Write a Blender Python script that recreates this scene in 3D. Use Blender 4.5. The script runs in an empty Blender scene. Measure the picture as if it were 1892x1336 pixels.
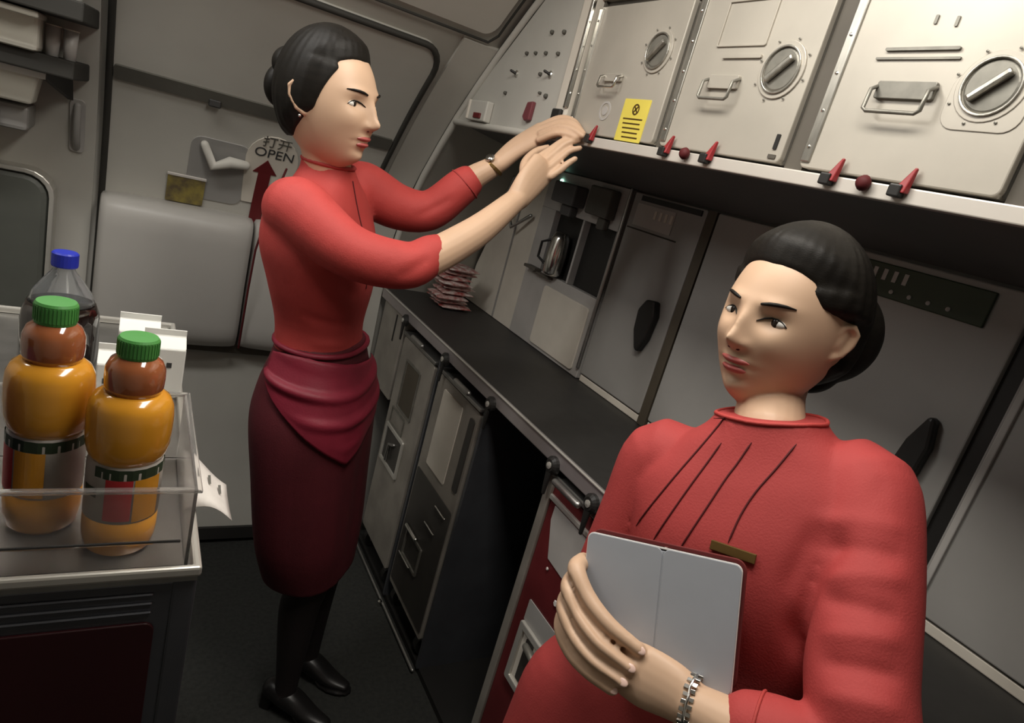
import bpy, bmesh, math, random
import numpy as np
from mathutils import Vector, Matrix
from mathutils.bvhtree import BVHTree
random.seed(7); np.random.seed(7)
scn = bpy.context.scene; COL = scn.collection
V = Vector; PI = math.pi
# ---------------------------------------------------------------- camera, light, exposure
CAM = V((0, 0, 1.5)); yaw = math.radians(32.3); pit = math.radians(15.9); cr, sr = .9631, .2691
fw = V((math.sin(yaw)*math.cos(pit), math.cos(yaw)*math.cos(pit), -math.sin(pit)))
r0 = V((math.cos(yaw), -math.sin(yaw), 0)); u0 = r0.cross(fw)
rt = r0*cr + u0*sr; up = u0*cr - r0*sr
cd = bpy.data.cameras.new('camera'); cam = bpy.data.objects.new('camera', cd); COL.objects.link(cam)
m = Matrix((rt, up, -fw)).transposed().to_4x4(); m.translation = CAM; cam.matrix_world = m
cd.sensor_width = 36; cd.lens = 1214/1892*36; cd.clip_start = .02
scn.camera = cam
w = bpy.data.worlds.new('world'); scn.world = w; w.use_nodes = True
w.node_tree.nodes['Background'].inputs[0].default_value = (.8, .85, 1, 1)
w.node_tree.nodes['Background'].inputs[1].default_value = .05
scn.view_settings.view_transform = 'Standard'; scn.view_settings.look = 'None'
scn.view_settings.gamma = 1; scn.view_settings.exposure = 0.0
def area(name, loc, rot, sx, sy, power, col):
    l = bpy.data.lights.new(name, 'AREA'); l.shape = 'RECTANGLE'; l.size = sx; l.size_y = sy; l.energy = power; l.color = col
    o = bpy.data.objects.new(name, l); COL.objects.link(o); o.location = loc; o.rotation_euler = rot; return o
area('ceiling_lamp_light', (.40, .62, 2.12), (0, 0, 0), .22, .9, 12.5, (1, .95, .86))
area('entry_lamp_light', (-.35, 1.35, 2.12), (0, 0, 0), .9, .22, 10.5, (1, .975, .93))
# ---------------------------------------------------------------- materials
def mat(name, col, rough=.5, metal=0, noise=0, scale=8, col2=None, bump=0, bscale=60, trans=0, alpha=1, coat=0, emit=0, stretch=None, ior=1.45, spec=.5):
    m = bpy.data.materials.new(name); m.use_nodes = True; nt = m.node_tree; b = nt.nodes['Principled BSDF']
    b.inputs['Base Color'].default_value = (*col, 1); b.inputs['Roughness'].default_value = rough
    b.inputs['Metallic'].default_value = metal; b.inputs['Transmission Weight'].default_value = trans
    b.inputs['Alpha'].default_value = alpha; b.inputs['Coat Weight'].default_value = coat; b.inputs['IOR'].default_value = ior
    b.inputs['Specular IOR Level'].default_value = spec
    if emit: b.inputs['Emission Color'].default_value = (*col, 1); b.inputs['Emission Strength'].default_value = emit
    tc = nt.nodes.new('ShaderNodeTexCoord'); mp = nt.nodes.new('ShaderNodeMapping'); nt.links.new(tc.outputs['Object'], mp.inputs[0])
    if stretch: mp.inputs['Scale'].default_value = stretch
    if noise or col2:
        n = nt.nodes.new('ShaderNodeTexNoise'); n.inputs['Scale'].default_value = scale; n.inputs['Detail'].default_value = 5
        nt.links.new(mp.outputs[0], n.inputs['Vector'])
        r = nt.nodes.new('ShaderNodeValToRGB'); c2 = col2 or tuple(c*(1-noise) for c in col)
        r.color_ramp.elements[0].position = .35; r.color_ramp.elements[1].position = .65
        r.color_ramp.elements[0].color = (*c2, 1); r.color_ramp.elements[1].color = (*col, 1)
        nt.links.new(n.outputs['Fac'], r.inputs[0]); nt.links.new(r.outputs[0], b.inputs['Base Color'])
    if bump:
        n2 = nt.nodes.new('ShaderNodeTexNoise'); n2.inputs['Scale'].default_value = bscale; n2.inputs['Detail'].default_value = 4
        nt.links.new(mp.outputs[0], n2.inputs['Vector'])
        bp = nt.nodes.new('ShaderNodeBump'); bp.inputs['Strength'].default_value = bump; bp.inputs['Distance'].default_value = .004
        nt.links.new(n2.outputs['Fac'], bp.inputs['Height']); nt.links.new(bp.outputs[0], b.inputs['Normal'])
    return m
M = dict(
 lining=mat('cabin_lining', (.56, .54, .49), .55, noise=.10, scale=4, bump=.03),
 lining2=mat('door_lining', (.52, .505, .46), .45, noise=.12, scale=3),
 bustle=mat('bustle_plastic', (.50, .48, .45), .4, noise=.07, scale=5),
 seam=mat('rubber_seal', (.035, .033, .028), .7, noise=.2),
 greyseam=mat('grey_seam', (.10, .095, .08), .7, noise=.2),
 cont=mat('container_aluminium', (.49, .455, .395), .38, metal=.25, noise=.13, scale=6, bump=.02),
 contedge=mat('container_edge', (.50, .48, .43), .28, metal=.8, noise=.3, scale=20, stretch=(1, 6, 1)),
 chrome=mat('chrome', (.75, .74, .70), .18, metal=1, noise=.1),
 steel=mat('brushed_steel', (.45, .44, .42), .35, metal=.9, noise=.25, scale=14),
 disc=mat('latch_disc', (.24, .23, .20), .42, metal=.5, noise=.25, scale=40),
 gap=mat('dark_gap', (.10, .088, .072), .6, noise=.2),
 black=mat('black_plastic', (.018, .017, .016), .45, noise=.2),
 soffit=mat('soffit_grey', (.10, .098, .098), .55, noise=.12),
 splash=mat('splashback_grey', (.33, .32, .305), .42, noise=.14, scale=3.5, bump=.02),
 splash2=mat('appliance_grey', (.45, .43, .41), .4, noise=.16, scale=7),
 pale=mat('pale_panel', (.68, .63, .55), .45, noise=.14, scale=6),
 strip=mat('edge_strip', (.62, .58, .53), .35, metal=.2, noise=.08),
 counter=mat('dark_worktop', (.030, .028, .026), .5, noise=.15, scale=30),
 trim=mat('worktop_trim', (.42, .38, .38), .3, metal=.6, noise=.15),
 tfront=mat('trolley_front', (.36, .33, .29), .42, metal=.3, noise=.25, scale=10),
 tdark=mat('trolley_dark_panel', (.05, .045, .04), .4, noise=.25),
 maroon=mat('maroon_panel', (.035, .006, .008), .4, noise=.2, scale=5),
 redpanel=mat('red_trolley_panel', (.13, .018, .020), .38, noise=.25, scale=9),
 frame=mat('trolley_frame', (.13, .135, .15), .35, metal=.6, noise=.2),
 rim=mat('trolley_rim', (.62, .60, .55), .3, metal=.5, noise=.12),
 floor=mat('floor_carpet', (.028, .029, .026), .9, noise=.35, scale=80, bump=.3, bscale=300),
 red=mat('red_jacket_cloth', (.46, .052, .046), .7, noise=.10, scale=14, bump=.15, bscale=400),
 redB=mat('red_dress_cloth', (.40, .046, .044), .75, noise=.10, scale=10, bump=.15, bscale=400),
 dkred=mat('dark_red_piping', (.09, .004, .006), .7, noise=.2),
 skirt=mat('maroon_skirt_cloth', (.10, .010, .016), .7, noise=.2, scale=10, bump=.15, bscale=400),
 apron=mat('crimson_apron_cloth', (.24, .016, .036), .55, noise=.2, scale=12, bump=.1, bscale=300),
 skin=mat('skin', (.60, .40, .27), .5, noise=.06, scale=12),
 lips=mat('lips', (.42, .10, .09), .4, noise=.1),
 nail=mat('fingernail', (.78, .55, .47), .25, noise=.05),
 hair=mat('dark_hair', (.010, .008, .006), .55, noise=.35, scale=25, stretch=(1, 1, 6), bump=.1, bscale=200, spec=.25),
 white=mat('eye_white', (.7, .68, .64), .3, noise=.03),
 iris=mat('eye_iris', (.02, .012, .008), .2, noise=.2),
 stocking=mat('dark_stocking', (.022, .016, .016), .6, noise=.2),
 shoe=mat('black_leather', (.012, .011, .011), .35, noise=.2),
 gold=mat('brass_badge', (.20, .12, .04), .35, metal=.7, noise=.15),
 silver=mat('silver_bracelet', (.7, .68, .64), .22, metal=1, noise=.2, scale=60),
 cover=mat('tablet_cover', (.37, .39, .43), .6, noise=.05, scale=20),
 coverw=mat('tablet_white_edge', (.72, .70, .68), .4, noise=.05),
 tabred=mat('tablet_back_shell', (.16, .03, .03), .35, noise=.15),
 paper=mat('white_paper', (.68, .64, .60), .7, noise=.08, scale=50),
 ink=mat('dark_ink', (.04, .04, .04), .7, noise=.1),
 redink=mat('arrow_red', (.13, .012, .014), .5, noise=.12),
 yellow=mat('yellow_sticker', (.72, .60, .10), .5, noise=.08, scale=20),
 latchred=mat('red_latch', (.30, .022, .026), .35, noise=.2, scale=30),
 juice=mat('orange_juice', (.66, .29, .025), .18, noise=.08, scale=30, coat=.6),
 juiceneck=mat('juice_in_clear_neck', (.33, .105, .04), .12, noise=.15, scale=30, coat=1),
 greencap=mat('green_cap', (.07, .27, .06), .45, noise=.08),
 bluecap=mat('blue_cap', (.02, .035, .42), .4, noise=.1),
 cola=mat('cola', (.012, .006, .005), .1, noise=.2, coat=1),
 clear=mat('clear_plastic', (.88, .90, .92), .06, trans=.95, ior=1.15, noise=.02),
 acrylic=mat('acrylic', (.82, .80, .78), .12, trans=.93, ior=1.12, noise=.03),
 carton=mat('white_carton', (.74, .74, .70), .5, noise=.05),
 labelw=mat('white_label', (.44, .40, .36), .5, noise=.15, scale=30),
 labelg=mat('dark_green_label', (.03, .05, .025), .5, noise=.2),
 labelr=mat('red_label', (.50, .03, .035), .45, noise=.15, scale=20),
 foil=mat('foil', (.85, .78, .74), .3, metal=.5, noise=.35, scale=45, col2=(.45, .10, .09), bump=.6, bscale=150),
 cream=mat('cream_box', (.70, .68, .60), .5, noise=.07),
 seat=mat('seat_vinyl', (.11, .115, .10), .5, noise=.15),
 led=mat('green_lamp', (.45, 1, .75), .3, emit=6, noise=.02),
 diffuser=mat('light_diffuser', (1, .95, .87), .5, emit=2.5, noise=.02),
 darkbrown=mat('brown_strip', (.085, .07, .05), .6, noise=.2),
 ceil=mat('ceiling_panel', (.42, .41, .38), .6, noise=.05),
 picture=mat('instruction_card', (.30, .24, .06), .5, noise=.3, scale=30, col2=(.12, .09, .05)),
)
# ---------------------------------------------------------------- mesh helpers
class MB:
    def __init__(s): s.v = []; s.f = []
    def add(s, vs, fs):
        o = len(s.v); s.v += [tuple(v) for v in vs]; s.f += [tuple(i+o for i in f) for f in fs]; return s
    def box(s, x0, x1, y0, y1, z0, z1):
        return s.add([(x, y, z) for x in (x0, x1) for y in (y0, y1) for z in (z0, z1)],
                     [(0, 1, 3, 2), (4, 6, 7, 5), (0, 4, 5, 1), (2, 3, 7, 6), (0, 2, 6, 4), (1, 5, 7, 3)])
    def obox(s, c, ax, ay, az, hx, hy, hz):
        c = V(c); ax = V(ax).normalized()*hx; ay = V(ay).normalized()*hy; az = V(az).normalized()*hz
        return s.add([c+ax*i+ay*j+az*k for i in (-1, 1) for j in (-1, 1) for k in (-1, 1)],
                     [(0, 1, 3, 2), (4, 6, 7, 5), (0, 4, 5, 1), (2, 3, 7, 6), (0, 2, 6, 4), (1, 5, 7, 3)])
    def prism(s, poly, d):           # poly: 3D points, extruded by vector d
        n = len(poly); p = [V(q) for q in poly]; d = V(d)
        return s.add(p + [q+d for q in p], [tuple(range(n)), tuple(reversed(range(n, 2*n)))] + [(i, i+n, (i+1) % n+n, (i+1) % n) for i in range(n)])
    def frame(s, outer, inner, d):   # ring prism between two loops with the same count
        n = len(outer); d = V(d); o = [V(q) for q in outer]; i_ = [V(q) for q in inner]
        vs = o + i_ + [q+d for q in o] + [q+d for q in i_]; fs = []
        for k in range(n):
            j = (k+1) % n
            fs += [(k, j, n+j, n+k), (2*n+k, 3*n+k, 3*n+j, 2*n+j), (k, 2*n+k, 2*n+j, j), (n+k, n+j, 3*n+j, 3*n+k)]
        return s.add(vs, fs)
    def rings(s, rs, cap=True):
        n = len(rs[0]); vs = [p for r in rs for p in r]; fs = []
        for a in range(len(rs)-1):
            for k in range(n):
                j = (k+1) % n; fs.append((a*n+k, a*n+j, (a+1)*n+j, (a+1)*n+k))
        if cap: fs += [tuple(reversed(range(n))), tuple(range((len(rs)-1)*n, len(rs)*n))]
        return s.add(vs, fs)
    def tube(s, pts, rad, n=12, flat=None, fn=None, round_=True):
        pts = [V(p) for p in pts]
        if not hasattr(rad, '__len__'): rad = [rad]*len(pts)
        rs = []; t0 = (pts[1]-pts[0]).normalized(); a = V(fn) if fn else t0.orthogonal(); a = (a - t0*a.dot(t0)).normalized()
        m_ = len(pts)
        for i, p in enumerate(pts):
            t = (pts[min(i+1, m_-1)]-pts[max(i-1, 0)]).normalized(); a = (a - t*a.dot(t)).normalized(); b = t.cross(a)
            r = rad[i]; fl = flat[i] if flat and hasattr(flat, '__len__') else (flat or 1)
            ring = lambda c, k: [c + (a*math.cos(2*PI*q/n)*r*fl + b*math.sin(2*PI*q/n)*r)*k for q in range(n)]
            if i == 0 and round_:
                for g in (.96, .8, .5): rs.append(ring(p - t*r*min(fl, 1)*g, math.sqrt(1-g*g)))
            rs.append(ring(p, 1))
            if i == m_-1 and round_:
                for g in (.5, .8, .96): rs.append(ring(p + t*r*min(fl, 1)*g, math.sqrt(1-g*g)))
        return s.rings(rs)
    def lathe(s, c, prof, n=28, ax=(0, 0, 1)):
        ax = V(ax).normalized(); a = ax.orthogonal().normalized(); b = ax.cross(a); c = V(c)
        return s.rings([[c + ax*h + (a*math.cos(2*PI*q/n)+b*math.sin(2*PI*q/n))*max(r, 1e-4) for q in range(n)] for r, h in prof])
    def ell(s, c, rx, ry, rz, X=(1, 0, 0), Y=(0, 1, 0), Z=(0, 0, 1), n=20):
        c = V(c); X = V(X); Y = V(Y); Z = V(Z); rs = []
        for i in range(1, n):
            t = PI*i/n-PI/2
            rs.append([c+X*rx*math.cos(t)*math.cos(2*PI*q/n)+Y*ry*math.cos(t)*math.sin(2*PI*q/n)+Z*rz*math.sin(t) for q in range(n)])
        return s.rings(rs)
def origin(o):
    p = V((0, 0, 0))
    while o is not None: p = p + o.location; o = o.parent
    return p
def link(name, me, mt, parent=None, smooth=False, auto=None):
    o = bpy.data.objects.new(name, me); COL.objects.link(o)
    if mt: me.materials.append(mt)
    if parent is not None: o.parent = parent
    if smooth:
        me.shade_smooth()
        if smooth == 'auto': me.set_sharp_from_angle(angle=.5)
    return o
def bld(name, mb, mt, parent=None, smooth=False, bevel=0, fix=True):
    off = origin(parent) if parent is not None else V((0, 0, 0))
    me = bpy.data.meshes.new(name); vs = [V(v)-off for v in mb.v]
    me.from_pydata([tuple(v) for v in vs], [], mb.f)
    bm = bmesh.new(); bm.from_mesh(me)
    if fix: bmesh.ops.recalc_face_normals(bm, faces=bm.faces)
    bm.to_mesh(me); bm.free()
    o = link(name, me, mt, parent, smooth)
    if bevel:
        b = o.modifiers.new('bevel', 'BEVEL'); b.width = bevel; b.segments = 2; b.limit_method = 'ANGLE'
    return o
def tag(o, label, cat, group=None, kind=None):
    if label: o['label'] = label
    if cat: o['category'] = cat
    if group: o['group'] = group
    if kind: o['kind'] = kind
    return o
def thing(name, label, cat, loc, group=None):
    o = bpy.data.objects.new(name, None); COL.objects.link(o); o.location = loc; o.empty_display_size = .05
    return tag(o, label, cat, group)
def struct(name, mb, mt, parent=None, **k):
    o = bld(name, mb, mt, parent, **k)
    if parent is None: o['kind'] = 'structure'
    return o
def rr(y0, y1, z0, z1, r, x, n=5):      # rounded rectangle loop in the plane x
    out = []
    for cy, cz, a0 in ((y1-r, z1-r, 0), (y0+r, z1-r, PI/2), (y0+r, z0+r, PI), (y1-r, z0+r, 1.5*PI)):
        for i in range(n+1):
            a = a0+PI/2*i/n; out.append((x, cy+r*math.cos(a), cz+r*math.sin(a)))
    return out
def rry(x0, x1, z0, z1, r, y, n=5): return [(p[1], y, p[2]) for p in rr(x0, x1, z0, z1, r, 0, n)]
def circ(x, y, z, r, n=32): return [(x, y+r*math.cos(2*PI*i/n), z+r*math.sin(2*PI*i/n)) for i in range(n)]
def plate(y0, y1, z0, z1, x, th, r=.004): return MB().prism(rr(y0, y1, z0, z1, r, x), (-th, 0, 0))
def ringp(y0, y1, z0, z1, wd, x, th, r=.01): return MB().frame(rr(y0, y1, z0, z1, r, x), rr(y0+wd, y1-wd, z0+wd, z1-wd, max(r-wd, .001), x), (-th, 0, 0))
# ---------------------------------------------------------------- the room shell
ZF = [-.1, 0, .3, .6, .95, 1.15, 1.35, 1.6, 1.8, 1.95, 2.16]; YF = [2.12, 2.16, 2.3, 2.38, 2.40, 2.37, 2.28, 2.07, 1.85, 1.66, 1.36]
def yf(z):       # inner face of the curved fuselage side, smoothed
    z_ = [z-.06, z, z+.06]; return float(np.mean(np.interp(z_, ZF, YF)))
def fpt(x, z, off=0):
    dz = (yf(z+.01)-yf(z-.01))/.02; n = V((0, -1, dz)).normalized()
    return V((x, yf(z), z)) + n*off
def fpatch(loop, th, off=0, grid=.03):   # a patch of the curved wall from a closed (x,z) loop, thickness th towards the cabin
    bm = bmesh.new(); vs = [bm.verts.new((x, 0, z)) for x, z in loop]; bm.faces.new(vs)
    z0 = min(p[1] for p in loop); z1 = max(p[1] for p in loop); z = z0+grid
    while z < z1:
        bmesh.ops.bisect_plane(bm, geom=bm.verts[:]+bm.edges[:]+bm.faces[:], plane_co=(0, 0, z), plane_no=(0, 0, 1)); z += grid
    bm.verts.index_update(); n = len(bm.verts)
    fr = [fpt(v.co.x, v.co.z, off+th) for v in bm.verts]; bk = [fpt(v.co.x, v.co.z, off) for v in bm.verts]
    mb = MB(); fs = [tuple(v.index for v in f.verts) for f in bm.faces]
    fs += [tuple(v.index+n for v in reversed(f.verts)) for f in bm.faces]
    for e in bm.edges:
        if len(e.link_faces) == 1: a, b = e.verts[0].index, e.verts[1].index; fs.append((a, b, b+n, a+n))
    bm.free(); return mb.add(fr+bk, fs)
def rl(x0, x1, z0, z1, r, n=6): return [(p[1], p[2]) for p in rr(x0, x1, z0, z1, r, 0, n)]
def fline(pts, r, off=.0, flat=1):
    P = []
    for (a, b), (c, d) in zip(pts, pts[1:]):
        k = max(2, int(math.hypot(c-a, d-b)/.03)); P += [fpt(a+(c-a)*i/k, b+(d-b)*i/k, off) for i in range(k)]
    P.append(fpt(*pts[-1], off)); return MB().tube(P, r, 8)

struct('floor', MB().box(-1.15, 1.3, -1.2, 2.5, -.04, 0), M['floor'])
struct('ceiling', MB().box(-1.15, 1.3, -1.2, 2.5, 2.16, 2.2), M['ceil'])
struct('wall_right', MB().box(1.24, 1.30, -1.2, 2.5, 0, 2.16), M['splash'])
struct('wall_left', MB().box(-1.2, -1.15, -1.2, 2.5, 0, 2.16), M['lining'])
struct('wall_near', MB().box(-1.15, 1.3, -1.25, -1.2, 0, 2.16), M['lining'])
# curved fuselage lining with the door set in it
zz = [i*.045 for i in range(49)]
mb = MB(); nx = len(zz)
vs = [fpt(x, min(z, 2.16), 0) for x in (-1.15, 1.24) for z in zz] + [(x, yf(min(z, 2.16))+.05, min(z, 2.16)) for x in (-1.15, 1.24) for z in zz]
fs = [(i, i+1, nx+i+1, nx+i) for i in range(nx-1)] + [(2*nx+i, 3*nx+i, 3*nx+i+1, 2*nx+i+1) for i in range(nx-1)]
fs += [(i, 2*nx+i, 2*nx+i+1, i+1) for i in range(nx-1)] + [(nx+i, nx+i+1, 3*nx+i+1, 3*nx+i) for i in range(nx-1)]
fs += [(0, nx, 3*nx, 2*nx), (nx-1, 3*nx-1, 4*nx-1, 2*nx-1)]
struct('wall_back', mb.add(vs, fs), M['lining'], smooth=True)
# frame of lining panels to the right of the door and above it
struct('trim_1', fpatch(rl(.735, .852, .2, 1.80, .004), .010), M['lining'], smooth='auto')
mb = fpatch(rl(.30, .80, 1.825, 2.09, .03), .012)
struct('trim_2', mb, M['lining'], smooth='auto')
struct('trim_3', fline([(.285, 1.81), (.80, 1.81), (.815, 1.83), (.815, 2.1)], .0035, .010), M['seam'])
struct('trim_4', fline([(.845, .96), (.845, 1.2), (.845, 1.5), (.845, 2.1)], .006, .012), M['seam'])
struct('trim_5', fpatch(rl(-1.1, -.105, .02, 2.1, .01), .012), M['lining'], smooth='auto')
# the exit door
D = thing('door_1', None, None, (0, 2.3, 0)); D['kind'] = 'structure'
dl = rl(-.082, .705, .03, 1.765, .06)
bld('door_panel', fpatch(dl, .02), M['lining2'], D, smooth='auto')
pts = dl + [dl[0]]
bld('door_seal', fline(pts, .009, .020), M['seam'], D, smooth=True)
bld('door_rail', fpatch(rl(-.072, .695, 1.462, 1.497, .008), .006, .02), M['greyseam'], D, smooth='auto')
bld('rail_catch', MB().obox(fpt(.175, 1.468, .03), (1, 0, 0), (0, 1, 0), (0, 0, 1), .016, .005, .010), M['black'], D, bevel=.003)
# slide bustle: rounded pack across the lower door
def bustle(x0, x1, z0, z1, dep, rad):
    n = 14; rs = []; N = 28
    for i in range(n+1):
        a = i/n*PI; k = math.sin(a)**.35 if 0 < i < n else 0.0
        x = x0 + (x1-x0)*(1-math.cos(a))/2
        ring = []
        for q in range(N):
            t = 2*PI*q/N; cz = (abs(math.cos(t))**.35)*math.copysign(1, math.cos(t)); cy = (abs(math.sin(t))**.55)*math.copysign(1, math.sin(t))
            zc = (z0+z1)/2; z = zc + (z1-z0)/2*cz*(.93+.07*k)
            ring.append((x, yf(max(z, .5)) - .015 - dep*max(cy, -.2)*(.55+.45*k), z))
        rs.append(ring)
    return MB().rings(rs)
bld('slide_bustle', bustle(-.083, .348, .665, 1.125, .13, .05), M['bustle'], D, smooth=True)
bld('bustle_end_cover', bustle(.352, .700, .665, 1.125, .115, .05), M['bustle'], D, smooth=True)
bld('door_sill', fpatch(rl(-.08, .70, .0, .035, .004), .02, .02), M['black'], D, smooth='auto')
bld('bustle_shade_strip', fpatch(rl(-.07, .69, .635, .675, .01), .03, .02), M['gap'], D, smooth='auto')  # dark strip, the shade below the bustle put in as colour
bld('handle_recess', fpatch(rl(.135, .30, 1.16, 1.36, .03), .004, .02), M['splash'], D, smooth='auto')
bld('handle_lever', MB().tube([fpt(.17, 1.34, .03), fpt(.20, 1.29, .05), fpt(.245, 1.315, .05), fpt(.29, 1.31, .04)], [.012, .016, .018, .014], 12), M['lining'], D, smooth=True)
bld('assist_strap', MB().tube([fpt(.405, 1.34, .06), fpt(.375, 1.22, .11), fpt(.352, 1.06, .155), fpt(.350, .9, .155), fpt(.352, .68, .12)], .0035, 8), M['dkred'], D, smooth=True)
o = thing('instruction_card', 'small yellow and brown picture card on the grey exit door left of the arrow sign', 'card', fpt(.145, 1.17, .02))
bld('card', fpatch(rl(.085, .19, 1.135, 1.225, .004), .004, .026), M['picture'], o, smooth='auto')
bld('card_edge', fpatch(rl(.083, .192, 1.223, 1.229, .002), .006, .026), M['paper'], o, smooth='auto')
# OPEN sign with red arrow
def text_mesh(name, body, size, mt, parent, loc, X, Y, ext=.0006, align='CENTER'):
    cu = bpy.data.curves.new(name, 'FONT'); cu.body = body; cu.size = size; cu.extrude = ext; cu.align_x = align
    t = bpy.data.objects.new('tmp', cu); COL.objects.link(t)
    dg = bpy.context.evaluated_depsgraph_get(); me = bpy.data.meshes.new_from_object(t.evaluated_get(dg)); bpy.data.objects.remove(t)
    X = V(X).normalized(); Y = V(Y).normalized(); Z = X.cross(Y); R = Matrix((X, Y, Z)).transposed().to_4x4(); R.translation = V(loc)-origin(parent)
    me.transform(R); me.name = name; me.materials.clear()
    return link(name, me, mt, parent)
sg = thing('door_arrow_sign', 'round pale sign with the word OPEN above a long red arrow on the exit door', 'sign', fpt(.37, 1.20, .03))
def fdir(z): a = fpt(0, z+.02)-fpt(0, z-.02); return a.normalized()
arc = [(.365+.078*math.cos(a), 1.335+.078*math.sin(a)) for a in [i*PI/12 for i in range(0, 13)]]
bld('sign_plate', fpatch(arc+[(.300, 1.18), (.430, 1.18)], .004, .022), M['pale'], sg, smooth='auto')
n_ = fpt(0, 1.355, 1)-fpt(0, 1.355, 0)
text_mesh('lettering', 'OPEN', .046, M['ink'], sg, fpt(.367, 1.345, .0275), (1, 0, 0), fdir(1.345))
text_mesh('lettering', '打开', .044, M['greyseam'], sg, fpt(.367, 1.382, .0275), (1, 0, 0), fdir(1.382))
bld('arrow', fpatch([(.352, 1.335), (.316, 1.29), (.333, 1.29), (.333, 1.08), (.371, 1.08), (.371, 1.29), (.388, 1.29)], .003, .0265), M['redink'], sg, smooth='auto')
# ---------------------------------------------------------------- ceiling lamps
for lx, ly, ll, lab in ((.40, .62, (.13, .47), 'long ceiling lamp above the aisle beside the galley'), (-.35, 1.35, (.47, .13), 'ceiling lamp in front of the exit door')):
    t = thing('ceiling_light', lab, 'lamp', (lx, ly, 2.155))
    bld('lamp_frame', MB().frame([(lx+ll[0], ly+ll[1], 2.159), (lx-ll[0], ly+ll[1], 2.159), (lx-ll[0], ly-ll[1], 2.159), (lx+ll[0], ly-ll[1], 2.159)],
        [(lx+ll[0]-.02, ly+ll[1]-.02, 2.159), (lx-ll[0]+.02, ly+ll[1]-.02, 2.159), (lx-ll[0]+.02, ly-ll[1]+.02, 2.159), (lx+ll[0]-.02, ly-ll[1]+.02, 2.159)], (0, 0, -.03)), M['steel'], t)
    bld('lamp_diffuser', MB().box(lx-ll[0]+.021, lx+ll[0]-.021, ly-ll[1]+.021, ly+ll[1]-.021, 2.135, 2.158), M['diffuser'], t)
# ---------------------------------------------------------------- upper galley housing
XG = .85
H = thing('galley_housing', 'grey galley frame with dark recessed underside holding the row of metal containers', 'cabinet', (1.03, .9, 1.54))
mb = MB(); y0, y1 = -.9, 2.02
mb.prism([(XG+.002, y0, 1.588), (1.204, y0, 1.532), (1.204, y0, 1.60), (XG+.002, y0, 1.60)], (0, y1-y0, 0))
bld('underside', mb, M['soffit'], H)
mb = MB().box(.885, 1.235, y0, 1.98, 1.601, 1.606)
bld('shelf', mb, M['gap'], H)
bld('edge_strip', MB().box(XG-.004, XG+.03, y0, 1.465, 1.586, 1.607), M['strip'], H, bevel=.002)
mb = MB()
for a, b in ((.719, .752), (1.052, 1.068), (1.386, 1.394), (.395, .428), (.06, .09)): mb.box(XG+.012, 1.23, a, b, 1.607, 1.90)
mb.box(XG+.02, 1.23, y0, 1.39, 1.883, 1.93)
bld('divider', mb, M['gap'], H)
bld('header_panel', MB().box(XG+.004, XG+.03, y0, 1.46, 1.897, 2.158), M['cont'], H, bevel=.002)
bld('post', MB().prism([(XG-.012, 1.394, 1.607), (XG-.012, 1.447, 1.607), (XG+.03, 1.447, 1.607), (XG+.03, 1.394, 1.607)], (0, 0, .45)), M['pale'], H, bevel=.006)
bld('post_trim', MB().box(XG-.018, XG-.008, 1.392, 1.402, 1.66, 1.90), M['chrome'], H, bevel=.002)
bld('post_slot', MB().box(XG-.0135, XG-.010, 1.4035, 1.409, 1.66, 1.72), M['black'], H)
bld('post_foot', MB().box(XG-.022, XG-.010, 1.403, 1.441, 1.622, 1.655), M['black'], H, bevel=.004)
for y in (.565, .682):     # spring latches under each container: red paddle leaning up
    pass
def paddle(y, z=1.598):
    mb = MB().add([(XG-.006, y-.010, z), (XG-.006, y+.010, z), (XG-.016, y+.008, z), (XG-.016, y-.008, z), (XG-.004, y-.007, z+.034), (XG-.009, y-.007, z+.034), (XG-.004, y-.010, z+.033), (XG-.009, y-.010, z+.033)],
                  [(0, 1, 2, 3), (1, 4, 5, 2), (4, 6, 7, 5), (6, 0, 3, 7), (0, 6, 4, 1), (3, 2, 5, 7)])
    o = bld('retaining_latch', mb, M['latchred'], H, bevel=.002)
    bld('latch_base', MB().box(XG-.018, XG-.004, y-.004, y+.013, z-.006, z+.010), M['black'], o, bevel=.002)
for y in (1.267, 1.012, .899, .648, .541, .30, .20): paddle(y)
for y in (.956, .594): bld('latch_knob', MB().lathe((XG-.004, y, 1.603), [(.004, 0), (.009, .003), (.011, .008), (.008, .014), (.003, .016)], 14, (-1, 0, 0)), M['dkred'], H, smooth=True)
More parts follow.
